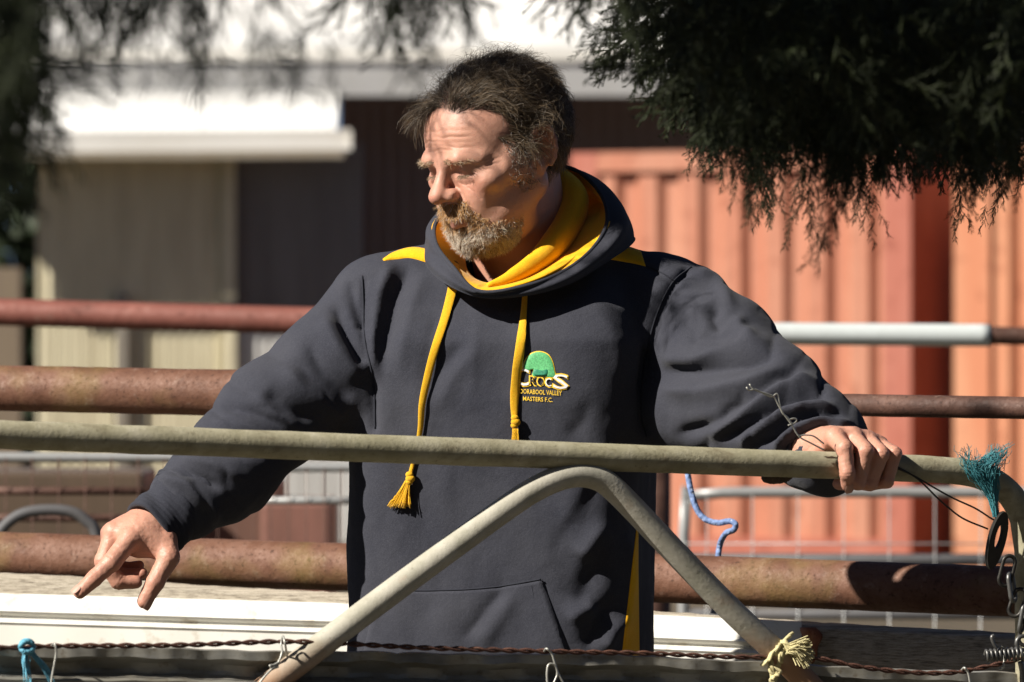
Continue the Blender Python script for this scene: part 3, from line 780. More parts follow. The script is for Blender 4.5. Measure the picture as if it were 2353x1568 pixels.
# upper left, close to the lens
n = 300; crown.append((fill([(-200, -200), (150, -160), (90, 20), (30, 150), (0, 240), (-200, 260)], n, -3.9, -2.9), droop(n), rng.uniform(0.5, 0.9, n), COARSE))
n = 90; crown.append((fill([(-150, 150), (60, 150), (40, 280), (-150, 300)], n, -3.9, -3.2), droop(n), rng.uniform(0.3, 0.6, n), COARSE))
n = 90; crown.append((fill([(100, -220), (620, -220), (600, -40), (400, -30), (200, -30)], n, -3.8, -2.8), droop(n), rng.uniform(0.4, 0.8, n), COARSE))
n = 85; crown.append((fill([(760, -220), (1080, -220), (1060, -40), (920, -20), (820, -60)], n, -3.4, -2.4), droop(n), rng.uniform(0.4, 0.75, n), COARSE))
n = 14; crown.append((fill([(560, 60), (780, 60), (740, 110), (600, 110)], n, -3.8, -3.4), droop(n), rng.uniform(0.3, 0.5, n), COARSE))
# the rest of the crown overhead, outside the view, standing between the sun and what is in shade here
sv = np.array(SUN)
def shade(targets, n, t0, t1, jit, sz=(1.3, 2.0)):
    T = np.asarray(targets); P = T[rng.integers(len(T), size=n)] + sv * rng.uniform(t0, t1, (n, 1)) + rng.normal(0, jit, (n, 3))
    return (P + np.array([0, 0, 0.055]) * np.mean(sz), droop(n, 0.7), rng.uniform(*sz, n), COARSE)
big = fill(mass, 300, -2.0, -0.2)
crown.append(shade(big, 800, 0.75, 1.9, 0.03, (1.5, 2.3)))
crown.append(shade(fill([(-200, -200), (1060, -220), (1040, -20), (600, 20), (110, 60), (40, 300), (-150, 300)], 200, -3.8, -2.6), 420, 0.7, 1.5, 0.03, (1.3, 2.0)))
crown.append(shade(fill([(1220, -200), (1500, -200), (1490, 60), (1280, -60)], 60, -2.4, -1.4), 110, 0.75, 1.5, 0.03, (1.3, 2.0)))
crown.append(shade(fill([(1075, 60), (1330, 90), (1350, 290), (1230, 270), (1170, 200), (1085, 150)], 90, -0.08, 0.08), 330, 0.9, 1.4, 0.004, (0.30, 0.42)))
crown.append(shade(fill([(1182, 290), (1330, 290), (1330, 440), (1262, 480), (1225, 556), (1180, 556), (1176, 430)], 110, -0.05, 0.05), 360, 0.9, 1.3, 0.003, (0.22, 0.30)))
crown.append(shade(fill([(1370, 690), (1480, 665), (1540, 690), (1560, 750), (1420, 745)], 60, -0.12, -0.04), 52, 1.0, 1.3, 0.004, (0.22, 0.34)))
crown.append(shade(fill([(1560, 720), (1640, 690), (1700, 770), (1600, 800)], 60, -0.1, 0.0), 24, 1.0, 1.3, 0.004, (0.22, 0.34)))
allF = [c for c in crown if c[3] is FINE]; allC = [c for c in crown if c[3] is COARSE]
for lst, pr in ((allF, FINE), (allC, COARSE)):
    o = spray_mesh('crown', np.concatenate([c[0] for c in lst]), np.concatenate([c[1] for c in lst]), np.concatenate([c[2] for c in lst]), pr, M_LEAF, tree)
    o['kind'] = 'stuff'; reparent(o, tree)
def limb(pts, r0, r1, n=24):
    C = spline(pts, n); mb = MB(); mb.tube(C, list(np.linspace(r0, r1, n)), 10); reparent(mb.build('branch', M_BARK), tree)
mb = MB(); C = spline([(2.3, -1.4, -0.1), (2.32, -1.38, 0.8), (2.25, -1.42, 2.0), (2.2, -1.4, 3.6)], 40)
mb.tube(C, list(np.linspace(0.19, 0.09, 40)), 20, wob=0.03); reparent(mb.build('trunk', M_BARK), tree)
limb([(2.25, -1.42, 2.3), (1.3, -1.2, 2.45), (0.3, -1.1, 2.5), (-0.5, -1.0, 2.55)], 0.06, 0.008)
limb([(2.25, -1.42, 1.95), (1.4, -0.9, 2.10), (0.7, -0.5, 2.02), (0.3, -0.4, 1.93)], 0.05, 0.006)
limb([(2.22, -1.4, 2.6), (1.0, -2.3, 2.5), (-0.1, -3.2, 2.2), (-0.45, -3.4, 1.95)], 0.05, 0.006)
# ================================================================== the man
person = empty('person', (0.0, 0.03, 0.0))
tag(person, 'bearded man in navy and yellow hooded sweatshirt pointing down beside the gate', 'person')
def P_(o, parent=None):
    reparent(o, person) if parent is None else None
    return o

# ---- materials
def mat_skin():
    t = NT('skin')
    at = t.n('ShaderNodeAttribute', attribute_name='tint')
    n1 = t.noise(55, 6, 0.65); n2 = t.noise(420, 4, 0.6); n3 = t.noise(14, 3)
    col = t.mix(t.math('MULTIPLY', n1, 0.45), at.outputs['Color'], (0.44, 0.165, 0.105))
    col = t.mix(t.ramp(n3, [(0.35, (0, 0, 0)), (0.75, (0.35, 0.35, 0.35))]), col, (0.54, 0.32, 0.225))
    col = t.mix(t.ramp(n2, [(0.56, (0, 0, 0)), (0.72, (0.4, 0.4, 0.4))]), col, (0.36, 0.15, 0.09))
    t.color(col).set(Roughness=t.ramp(n1, [(0.3, (0.40,) * 3), (0.7, (0.56,) * 3)]), Specular_IOR_Level=0.45,
                     Subsurface_Weight=0.10, Subsurface_Scale=0.008)
    t.b.inputs['Subsurface Radius'].default_value = (1.0, 0.32, 0.14)
    v = t.voronoi(900, feature='F1')
    h = t.math('ADD', t.math('MULTIPLY', n2, 0.7), t.math('MULTIPLY', v, 0.5))
    t.bump(h, 0.32, 0.0011)
    return t.m
def mat_hair(name, rough=0.38):
    t = NT(name)
    at = t.n('ShaderNodeAttribute', attribute_name='tint')
    t.color(at.outputs['Color']).set(Roughness=rough, Specular_IOR_Level=0.35)
    t.b.inputs['Sheen Weight'].default_value = 0.0
    return t.m
def mat_fleece(name, c, c2, weave=1.0, sheen=0.06, fuzz=0.7):
    t = NT(name)
    n1 = t.noise(9, 5, 0.6); n2 = t.noise(900, 3, 0.7); n3 = t.noise(170, 4, 0.6)
    col = t.ramp(n1, [(0.3, c), (0.72, c2)])
    col = t.mix(t.ramp(n2, [(0.45, (0, 0, 0)), (0.8, (0.5, 0.5, 0.5))]), col, tuple(np.minimum(np.array(c2) * 2.0 + 0.01, 1)))
    vv = t.voronoi(95, out='Distance')
    lint = t.ramp(vv, [(0.0, (0.35,) * 3), (0.035, (0, 0, 0))])
    col = t.mix(lint, col, (0.35, 0.34, 0.33)) if name == 'navy_fleece' else col
    t.color(col).set(Roughness=0.95, Specular_IOR_Level=0.12, Sheen_Weight=sheen, Sheen_Roughness=0.45)
    wv = t.wave(520, t.mapping((1, 1, 0.35), rot=(0, 0.5, 0.4)), 1.5)
    b1 = t.bump(t.math('ADD', t.math('MULTIPLY', wv, 0.45 * weave), n2), 0.45 * fuzz, 0.0012)
    t.bump(n3, 0.18, 0.004, prev=b1)
    return t.m
M_SKIN = mat_skin()
M_HAIR = mat_hair('hair_strands'); M_BEARD = mat_hair('beard_strands', 0.45)
M_NAVY = mat_fleece('navy_fleece', (0.030, 0.032, 0.044), (0.046, 0.048, 0.060))
M_RIB = mat_fleece('navy_rib', (0.026, 0.028, 0.038), (0.038, 0.040, 0.052), 2.2)
M_GOLD = mat_fleece('golden_fleece', (0.80, 0.36, 0.008), (0.90, 0.46, 0.015), 0.5, 0.15)
M_CORD = mat_fleece('golden_cord', (0.78, 0.38, 0.012), (0.90, 0.48, 0.03), 2.5, 0.1, 1.2)
M_SEAM = m_plain('navy_thread', (0.018, 0.02, 0.03), 0.9)
M_TSHIRT = m_plain('black_jersey', (0.008, 0.008, 0.009), 0.95)
M_NAIL = m_plain('finger_nail', (0.50, 0.28, 0.215), 0.55, var=0.05, bump=0.03, spec=0.5)
M_EYE = m_plain('eye_white', (0.62, 0.56, 0.50), 0.12, var=0.04, bump=0.0)
M_IRIS = m_plain('eye_iris', (0.03, 0.035, 0.03), 0.1, var=0.1, bump=0.0)

# ---- head, sculpted in its own frame: face towards -y, his left is +x, eyes at z = 0
HYAW, HPITCH, HROLL = math.radians(-50), math.radians(21), math.radians(0)
HM = np.array(Matrix.Rotation(HYAW, 3, 'Z') @ Matrix.Rotation(HROLL, 3, 'Y') @ Matrix.Rotation(HPITCH, 3, 'X'))
HO = np.array([-0.0225, -0.035, 1.6560])
def h2w(P): return np.asarray(P, float) @ HM.T + HO
def w2h(P): return (np.asarray(P, float) - HO) @ HM
S = SDF((-0.112, -0.152, -0.235), (0.112, 0.155, 0.148), 0.0015)
S.ell((0, 0.018, 0.024), (0.0745, 0.097, 0.084), 0.02)                      # cranium
S.ell((0, -0.034, 0.028), (0.062, 0.056, 0.062), 0.03)                      # forehead
S.ell((0, -0.036, -0.035), (0.061, 0.052, 0.070), 0.03)                     # middle face
S.ell((0, -0.048, -0.071), (0.048, 0.040, 0.034), 0.025)                    # jaw
S.ell((0, -0.078, -0.087), (0.024, 0.018, 0.016), 0.02)                     # chin
for s in (-1, 1):
    S.cap((s * 0.054, 0.000, -0.052), (s * 0.032, -0.062, -0.082), 0.020, 0.016, 0.032)   # jaw line
    S.ell((s * 0.046, -0.062, -0.022), (0.021, 0.020, 0.016), 0.016)                       # cheekbone
    S.ell((s * 0.028, -0.075, -0.044), (0.020, 0.017, 0.022), 0.016)                       # cheek
    S.cap((s * 0.010, -0.0870, 0.0120), (s * 0.030, -0.0868, 0.0145), 0.0085, 0.0088, 0.012)  # brow
    S.cap((s * 0.030, -0.0868, 0.0145), (s * 0.050, -0.068, 0.0095), 0.0088, 0.0072, 0.012)
    S.ell((s * 0.067, -0.015, -0.012), (0.010, 0.03, 0.02), 0.02)                          # in front of the ear
S.cap((0, -0.086, 0.012), (0, -0.109, -0.018), 0.0070, 0.0095, 0.010)       # nose bridge
S.ell((0, -0.1150, -0.0262), (0.0126, 0.0128, 0.0112), 0.008)               # nose tip
for s in (-1, 1):
    S.ell((s * 0.0125, -0.1025, -0.0295), (0.0085, 0.0122, 0.0086), 0.005)  # wings of the nose
    S.ell((s * 0.0320, -0.1000, -0.0015), (0.0185, 0.0165, 0.0095), 0.010, mode='s')        # eye socket
    S.ell((s * 0.0310, -0.0735, 0.0010), (0.0152, 0.0145, 0.0135), 0.004)   # lids over the ball
    S.cap((s * 0.0185, -0.083, -0.0125), (s * 0.042, -0.080, -0.0130), 0.0042, 0.0036, 0.007)  # bag under the eye
    S.cap((s * 0.0190, -0.0935, -0.0088), (s * 0.0440, -0.0815, -0.0088), 0.0011, 0.0009, 0.001, mode='s')  # gap between the lids
    S.ell((s * 0.0065, -0.1080, -0.0385), (0.0040, 0.0062, 0.0045), 0.003, mode='s')        # nostril
S.ell((0, -0.0905, -0.0540), (0.022, 0.012, 0.016), 0.012)                  # upper lip mound
S.cap((-0.0235, -0.0835, -0.0625), (0, -0.1010, -0.0590), 0.0032, 0.0056, 0.005)
S.cap((0.0235, -0.0835, -0.0625), (0, -0.1010, -0.0590), 0.0032, 0.0056, 0.005)
S.cap((-0.0200, -0.0840, -0.0690), (0, -0.0975, -0.0715), 0.0040, 0.0070, 0.006)
S.cap((0.0200, -0.0840, -0.0690), (0, -0.0975, -0.0715), 0.0040, 0.0070, 0.006)
S.cap((-0.0240, -0.0900, -0.0650), (0, -0.1085, -0.0645), 0.0012, 0.0016, 0.002, mode='s')   # mouth line
S.cap((0.0240, -0.0900, -0.0650), (0, -0.1085, -0.0645), 0.0012, 0.0016, 0.002, mode='s')
S.cap((-0.014, -0.097, -0.0835), (0.014, -0.097, -0.0835), 0.005, 0.005, 0.008, mode='s')    # under the lower lip
# ears
for s in (-1, 1):
    Re = np.array((Matrix.Rotation(s * math.radians(-20), 3, 'Z') @ Matrix.Rotation(math.radians(-12), 3, 'X')))
    c = np.array([s * 0.0765, 0.016, -0.004])
    S.ell(c, (0.0065, 0.0190, 0.0310), 0.006, R=Re)
    ring = []
    for q in range(13):
        th = math.radians(-60 + 300 * q / 12)
        ring.append(c + Re @ np.array([s * 0.0065, -0.0165 * math.cos(th) * -1, 0.0290 * math.sin(th)]))
    S.chain(ring, [0.0036] * 13, 0.003)
    S.ell(c + Re @ np.array([s * 0.009, -0.002, -0.002]), (0.0065, 0.0105, 0.0150), 0.004, R=Re, mode='s')
    S.ell(c + Re @ np.array([s * 0.003, -0.006, -0.0285]), (0.0052, 0.0080, 0.0095), 0.005, R=Re)  # lobe
    S.ell(c + Re @ np.array([s * 0.004, -0.016, -0.004]), (0.004, 0.005, 0.007), 0.004, R=Re)      # tragus
S.ell((0, -0.026, -0.100), (0.048, 0.045, 0.026), 0.03)                     # under the chin
# neck
nb = w2h([[0.020, 0.055, 1.475], [0.012, 0.035, 1.53], [-0.02, 0.01, 1.61], [0.0, 0.045, 1.62]])
S.cap(nb[0], nb[3], 0.069, 0.064, 0.03)
S.cap(nb[1], nb[2], 0.050, 0.045, 0.03)
tr = w2h([[-0.030, -0.035, 1.47], [-0.045, -0.035, 1.535]])
S.ell(tr[1], (0.012, 0.012, 0.016), 0.03)
HS_F, HS_lo, HS_h, HS_n = S.F.copy(), S.lo.copy(), S.h, S.n
hV, hQ = S.mesh(1)
hN = vnormals(hV, hQ)
x, y, z = hV.T
ax = np.abs(x)
disp = np.zeros(len(hV))
front = (y < -0.03)
for zi, a, w, ph in ((0.0300, 0.0005, 0.0012, 0.3), (0.0355, 0.0007, 0.0012, 1.7), (0.0415, 0.0008, 0.0012, 3.1), (0.0480, 0.0008, 0.0013, 4.0), (0.0555, 0.0006, 0.0013, 5.2)):
    zz = zi + 0.0012 * np.sin(x * 80 + ph) + 0.0006 * np.sin(x * 240 + ph * 2) - 6.0 * x ** 2 * 0.6
    fade = np.clip((0.052 - ax) / 0.014, 0, 1) * np.clip(0.6 + 0.5 * np.sin(x * 70 + ph * 3), 0.25, 1)
    disp -= front * fade * a * (np.exp(-((z - zz) / w) ** 2) - 0.55 * np.exp(-((z - zz - 0.004) / 0.0028) ** 2))
for xi in (-0.0055, 0.0060):                                                # frown lines
    disp -= front * 0.0005 * np.exp(-((x - xi - 0.08 * (z - 0.02)) / 0.0016) ** 2) * np.exp(-((z - 0.022) / 0.009) ** 2)
for q, (a0, L) in enumerate(((0.45, 0.018), (0.12, 0.022), (-0.22, 0.022), (-0.55, 0.020))):   # crow's feet
    cx, cz = 0.047, 0.001
    dx, dz = ax - cx, z - cz
    along = dx * math.cos(a0) + dz * math.sin(a0); across = -dx * math.sin(a0) + dz * math.cos(a0)
    disp -= front * 0.0007 * np.exp(-(across / 0.0012) ** 2) * np.clip(along / 0.004, 0, 1) * np.clip((L - along) / 0.006, 0, 1)
d, pr, _ = polyline_dist(ax, z, [(0.0165, -0.0245), (0.0235, -0.034), (0.0300, -0.048), (0.034, -0.062)])
disp -= front * 0.0010 * np.exp(-(d / 0.0026) ** 2)
disp += front * 0.0006 * np.exp(-((d - 0.0075) / 0.0045) ** 2) * (ax > 0.02)
for pl, a in (([(0.019, -0.0165), (0.030, -0.0205), (0.043, -0.0185)], 0.0008), ([(0.020, -0.0095), (0.030, -0.0125), (0.043, -0.0105)], 0.0007),
              ([(0.018, 0.0055), (0.030, 0.0088), (0.044, 0.0055)], 0.0009), ([(0.034, -0.024), (0.042, -0.03), (0.047, -0.042)], 0.0007)):
    d, pr, _ = polyline_dist(ax, z, pl)
    disp -= front * a * np.exp(-(d / 0.0013) ** 2)
disp += 0.00012 * vnoise(hV, 260, 3) + 0.0003 * vnoise(hV, 70, 4)
hV = hV + hN * disp[:, None]
# skin tint
base = np.array([0.54, 0.298, 0.218]); tint = np.repeat(base[None], len(hV), 0)
def blend(m, c): 
    global tint
    tint = tint * (1 - m[:, None]) + np.array(c)[None] * m[:, None]
g = lambda c, r: np.exp(-(((hV - np.array(c)) / np.array(r)) ** 2).sum(1))
gs = lambda c, r: g(c, r) + g((-c[0], c[1], c[2]), r)
blend(0.75 * np.clip(g((0, -0.118, -0.028), (0.016, 0.02, 0.016)), 0, 1), (0.50, 0.17, 0.125))
blend(0.55 * np.clip(gs((0.040, -0.075, -0.026), (0.022, 0.03, 0.016)), 0, 1), (0.50, 0.19, 0.13))
blend(0.45 * np.clip(gs((0.031, -0.085, -0.012), (0.016, 0.02, 0.006)), 0, 1), (0.36, 0.17, 0.125))
blend(0.35 * np.clip(g((0, -0.07, 0.05), (0.05, 0.04, 0.03)), 0, 1), (0.52, 0.24, 0.165))
blend(0.5 * np.clip(gs((0.080, 0.016, -0.004), (0.012, 0.03, 0.035)), 0, 1), (0.44, 0.15, 0.09))
lip = np.clip(1.3 * np.exp(-((z + 0.0655) / 0.0075) ** 2) * np.exp(-(x / 0.020) ** 4) * (y < -0.08), 0, 1)
blend(0.85 * lip, (0.36, 0.12, 0.105))
blend(0.5 * np.clip(np.exp(-((z + 0.14) / 0.03) ** 2), 0, 1), (0.46, 0.22, 0.14))
def sstep(a, b, t): q = np.clip((t - a) / (b - a), 0, 1); return q * q * (3 - 2 * q)
def scalp_mask(P):
    x, y, z = P.T; ax = np.abs(x)
    yf = -0.071 + 0.55 * np.maximum(0.074 - z, 0) + 0.9 * np.maximum(ax - 0.030, 0) * (z > 0.03)    # hair behind this line
    m = (y > yf) & (z > 0.020)
    m |= (z > 0.090)
    m |= (y > -0.026) & (z > 0.004) & (y < 0.02)
    m |= (y > 0.016) & (z > -0.050 + 0.1 * np.maximum(0.06 - y, 0))
    m &= ~((y < 0.03) & (y > -0.005) & (z < 0.022) & (ax > 0.06))
    return m
def beard_mask(P):
    x, y, z = P.T; ax = np.abs(x)
    zc = np.interp(ax, [0, 0.021, 0.029, 0.038, 0.048, 0.060], [-0.0365, -0.0385, -0.045, -0.055, -0.068, -0.079])
    m = (z < zc) & (y < -0.036) & (z > -0.124)
    m &= ~((z > -0.040) & (ax < 0.008)) & ~((y < -0.098) & (z > -0.0415) & (ax < 0.019))
    lipz = (z < -0.0585) & (z > -0.0765) & (ax < 0.019 + 0.0 * z)
    m &= ~lipz
    return m
dark = scalp_mask(hV).astype(float)
E = quad_edges(hQ)
for _ in range(5): dark = laplace(dark[:, None], hQ, 0.6, E)[:, 0]
blend(0.75 * dark, (0.055, 0.036, 0.024))
stub = beard_mask(hV).astype(float)
for _ in range(5): stub = laplace(stub[:, None], hQ, 0.6, E)[:, 0]
blend(0.35 * stub, (0.30, 0.17, 0.10))
body_V = [h2w(hV)]; body_F = [hQ]; body_T = [tint]
HEAD_BVH = BVHTree.FromPolygons([tuple(q) for q in h2w(hV)], [tuple(map(int, q)) for q in hQ])

# ---- hands, sculpted where they are
def uvy(*a): return np.array(W(*a))
def sculpt_hand(fingers, palm, wrist, nails, lo, hi, grooves=(), h=0.0013):
    S = SDF(lo, hi, h)
    for (P, r, k) in palm: S.chain(P, r, k)
    S.chain(*wrist)
    for P, r in fingers: S.chain(P, r, 0.0035)
    for c, r in grooves: S.ell(c, r, 0.006, mode='s')
    V, Q = S.mesh(2)
    T = np.repeat(np.array([[0.53, 0.288, 0.210]]), len(V), 0)
    def bl(c, rad, colr, a):
        nonlocal T
        m = a * np.exp(-(((V - np.array(c)) / rad) ** 2).sum(1))
        T = T * (1 - m[:, None]) + np.array(colr) * m[:, None]
    for P, r in fingers:
        for q in P[:-1]: bl(q, 0.011, (0.50, 0.185, 0.135), 0.55)
        bl(P[-1], 0.010, (0.52, 0.21, 0.155), 0.6)
    N = vnormals(V, Q)
    D = 0.0004 * vnoise(V, 160, 5) + 0.00025 * vnoise(V, 420, 6)
    for P, r in fingers:                     # creases over the joints
        for j in range(1, len(P) - 1):
            t = P[j + 1] - P[j - 1]; t = t / np.linalg.norm(t)
            sd = (V - P[j]) @ t; near = np.exp(-(np.linalg.norm(V - P[j], axis=1) / 0.013) ** 4)
            D -= 0.0005 * near * (np.cos(sd * 2 * math.pi / 0.0042) * 0.5 + 0.5) * np.exp(-(sd / 0.006) ** 2)
    return V + N * D[:, None], Q, T
def nail(mb, c, axis, up, w=0.0062, l=0.0068, R=0.0085):
    axis = Vector(axis).normalized(); up = Vector(up); up = (up - axis * up.dot(axis)).normalized(); sd = axis.cross(up)
    G = []
    for i in range(7):
        t = -1 + 2 * i / 6
        row = []
        for j in range(9):
            s_ = -1 + 2 * j / 8
            ww = w * (1 - 0.35 * max(t, 0) ** 3 - 0.30 * max(-t, 0) ** 3)
            th = s_ * ww / R
            row.append(Vector(c) + axis * (t * l) + sd * (math.sin(th) * R) + up * (math.cos(th) * R - R + 0.0006 * (1 - t * t)))
        G.append(row)
    mb.grid([[tuple(q) for q in r] for r in G])

# right hand (to the left of the frame): index finger pointing down and out
YH = -0.17
pm = dict(wr=uvy(372, 1200, YH + 0.035), mi=uvy(300, 1238, YH - 0.020), mm=uvy(262, 1222, YH + 0.004), mr=uvy(255, 1226, YH + 0.026), mp=uvy(262, 1238, YH + 0.046))
R_index = [pm['mi'], uvy(257, 1292, YH - 0.040), uvy(216, 1330, YH - 0.046), uvy(184, 1361, YH - 0.048)]
R_mid = [pm['mm'], uvy(238, 1290, YH - 0.006), uvy(272, 1336, YH - 0.000), uvy(312, 1338, YH + 0.004)]
R_ring = [pm['mr'], uvy(236, 1292, YH + 0.016), uvy(280, 1322, YH + 0.020), uvy(326, 1318, YH + 0.014)]
R_pink = [pm['mp'], uvy(250, 1290, YH + 0.038), uvy(288, 1306, YH + 0.036), uvy(320, 1300, YH + 0.028)]
R_thumb = [uvy(380, 1240, YH - 0.005), uvy(388, 1282, YH - 0.020), uvy(357, 1338, YH - 0.026), uvy(332, 1382, YH - 0.026)]
fR = [(R_index, [0.0138, 0.0122, 0.0106, 0.0088]), (R_mid, [0.0122, 0.0116, 0.0106, 0.0088]), (R_ring, [0.0105, 0.0098, 0.0090, 0.0076]),
      (R_pink, [0.0098, 0.0085, 0.0078, 0.0066]), (R_thumb, [0.0155, 0.0135, 0.0120, 0.0100])]
wr = pm['wr']
palR = [([wr, pm['mi']], [0.0265, 0.0145], 0.018), ([wr, pm['mm']], [0.0260, 0.0140], 0.018), ([wr, pm['mr']], [0.0250, 0.0135], 0.018),
        ([wr, pm['mp']], [0.0220, 0.0115], 0.018), ([uvy(360, 1222, YH + 0.01), R_thumb[1]], [0.022, 0.0135], 0.014),
        ([uvy(330, 1228, YH + 0.0), uvy(285, 1244, YH + 0.012)], [0.024, 0.019], 0.016), ([uvy(352, 1250, YH - 0.006), uvy(320, 1256, YH - 0.004)], [0.016, 0.013], 0.014)]
wrR = ([wr, uvy(440, 1130, YH + 0.075)], [0.029, 0.031], 0.02)
nR, qR, tR = sculpt_hand(fR, palR, wrR, None, (-0.60, YH - 0.085, 1.03), (-0.38, YH + 0.10, 1.22))
body_V.append(nR); body_F.append(qR); body_T.append(tR)
# left hand (to the right of the frame): knuckles over the top rail, fingers closed round it
GA0, GA1 = uvy(0, 999, -0.80), uvy(2130, 1078, -0.29)        # the gate's top pipe, axis
def gate_at(u):                                              # point of the pipe's axis at photo column u
    lo_, hi_ = -0.2, 1.3
    for _ in range(40):
        m_ = (lo_ + hi_) / 2; p = GA0 + (GA1 - GA0) * m_
        if UV(p)[0] < u: lo_ = m_
        else: hi_ = m_
    return GA0 + (GA1 - GA0) * lo_
PIPE_R = 0.0172
GT = (GA1 - GA0) / np.linalg.norm(GA1 - GA0)
GN = np.array([GT[1], -GT[0], 0]); GN /= np.linalg.norm(GN)    # towards the camera side
GUP = np.cross(GN, GT) if np.cross(GN, GT)[2] > 0 else -np.cross(GN, GT)
def round_pipe(u, ang, off, du=0.0):                            # ang 90 = on top, 0 = camera side, -90 = below, 180 = behind
    a = math.radians(ang)
    return gate_at(u) + (PIPE_R + off) * (math.cos(a) * GN + math.sin(a) * GUP) + GT * du
L_index = [round_pipe(1924, 106, 0.020), round_pipe(1922, 48, 0.0125), round_pipe(1926, -18, 0.0102), round_pipe(1936, -58, 0.0100)]
L_mid = [round_pipe(1964, 106, 0.022), round_pipe(1966, 38, 0.0150), round_pipe(1958, -48, 0.0100), round_pipe(1940, -118, 0.0085)]
L_ring = [round_pipe(2000, 110, 0.019), round_pipe(2002, 34, 0.0140), round_pipe(1988, -54, 0.0095), round_pipe(1972, -120, 0.0080)]
L_pink = [round_pipe(2030, 116, 0.014), round_pipe(2036, 40, 0.0110), round_pipe(2024, -44, 0.0085), round_pipe(2008, -108, 0.0075)]
wl = round_pipe(1950, 170, 0.078) + np.array([0, 0.0, 0.004])
L_thumb = [wl + np.array([-0.004, -0.03, -0.022]), round_pipe(1905, 160, 0.020), round_pipe(1880, 175, 0.0115), round_pipe(1850, 190, 0.0100)]
fL = [(L_index, [0.0120, 0.0108, 0.0096, 0.0086]), (L_mid, [0.0118, 0.0108, 0.0098, 0.0084]), (L_ring, [0.0112, 0.0102, 0.0092, 0.0080]),
      (L_pink, [0.0104, 0.0092, 0.0084, 0.0072]), (L_thumb, [0.0150, 0.0125, 0.0112, 0.0095])]
palL = [([wl, L_index[0]], [0.024, 0.0130], 0.016), ([wl, L_mid[0]], [0.024, 0.0132], 0.016), ([wl, L_ring[0]], [0.023, 0.0125], 0.016),
        ([wl, L_pink[0]], [0.022, 0.0115], 0.016)]
wrL = ([wl, wl + np.array([-0.03, 0.09, 0.012])], [0.029, 0.031], 0.02)
lo = np.min([q for P, r in fL for q in P] + [wl], 0) - 0.03; hi = np.max([q for P, r in fL for q in P] + [wl + np.array([0, 0.07, 0.01])], 0) + 0.03
nL, qL, tL = sculpt_hand(fL, palL, wrL, None, lo, hi)
body_V.append(nL); body_F.append(qL); body_T.append(tL)

# ---- the rest of the body, under the clothes
S = SDF((-0.50, -0.50, -0.02), (0.50, 0.30, 1.56), 0.012)
S.loft_z([(0.90, -0.012, 0.03, 0.155, 0.095, -0.2), (1.10, -0.012, 0.03, 0.150, 0.095, -0.2), (1.35, -0.012, 0.03, 0.165, 0.10, -0.2), (1.44, 0.0, 0.04, 0.12, 0.07, -0.2)], 0.03)
S.cap((0.018, 0.055, 1.40), (0.012, 0.05, 1.53), 0.058, 0.055, 0.04)
RA = [uvy(860, 745, 0.01), uvy(625, 955, -0.06), wr + np.array([0.05, 0.06, 0.05])]
LA = [uvy(1545, 735, 0.01), uvy(1760, 925, -0.15), wl + np.array([-0.03, 0.085, 0.012])]
S.chain(RA, [0.042, 0.038, 0.028], 0.03); S.chain(LA, [0.042, 0.038, 0.028], 0.03)
for s in (-1, 1):
    S.chain([(s * 0.095 - 0.01, 0.03, 0.92), (s * 0.105, 0.02, 0.50), (s * 0.11, 0.06, 0.08)], [0.085, 0.058, 0.042], 0.03)
bV, bQ = S.mesh(1)
body_V.append(bV); body_F.append(bQ); body_T.append(np.repeat(base[None], len(bV), 0))
off = 0; FF = []
for V_, F_ in zip(body_V, body_F): FF.append(F_ + off); off += len(V_)
body = mesh_obj('body', np.concatenate(body_V), np.concatenate(FF), M_SKIN)
ca = body.data.color_attributes.new('tint', 'FLOAT_COLOR', 'POINT')
TT = np.concatenate(body_T); ca.data.foreach_set('color', np.concatenate([TT, np.ones((len(TT), 1))], 1).astype(np.float32).ravel())
P_(body)
# nails: children of the body
nm = MB(); d_ = R_index[3] - R_index[2]
nails = []
def put_nail(tip, prev, up, r, w=0.0060, l=0.0062, back=0.001):
    ax_ = np.array(tip) - np.array(prev); ax_ /= np.linalg.norm(ax_)
    up = np.array(up, float); up -= ax_ * (up @ ax_); up /= np.linalg.norm(up)
    mb = MB(); nail(mb, np.array(tip) - ax_ * back + up * (r + 0.0004) + ax_ * 0.002, ax_, up, w, l, r)
    o = mb.build('finger_nail', M_NAIL); reparent(o, person); o.parent = body; o.matrix_parent_inverse = Matrix.Identity(4)
    return o
body.matrix_parent_inverse = Matrix.Translation(-Vector(person.location))
put_nail(R_index[3], R_index[2], (-0.25, -0.55, 0.7), 0.0092)
put_nail(R_thumb[3], R_thumb[2], (0.75, -0.62, 0.1), 0.0104, 0.0068, 0.0075)
put_nail(L_index[3], L_index[2], 0.80 * GN - 0.6 * GUP, 0.0092, 0.0066, 0.0068)
for s in (-1, 1):                                            # eyes
    mb = MB(); G = []
    for i in range(17):
        th = math.pi * i / 16
        G.append([(0.0128 * math.sin(th) * math.cos(f), 0.0128 * math.sin(th) * math.sin(f), 0.0128 * math.cos(th)) for f in np.linspace(0, 2 * math.pi, 25)])
    mb.grid(G)
    o = mb.build('eye', mats=[M_EYE, M_IRIS])
    gz = np.array([0.0, -0.86, -0.5])
    cen = np.array([[p.center[0], p.center[1], p.center[2]] for p in o.data.polygons]) / 0.0128
    o.data.polygons.foreach_set('material_index', ((cen @ gz) > 0.90).astype(np.int32))
    o.matrix_world = Matrix.Translation(Vector(h2w([[s * 0.031, -0.0745, 0.0005]])[0])) @ Matrix(HM.tolist()).to_4x4()
    o.parent = body

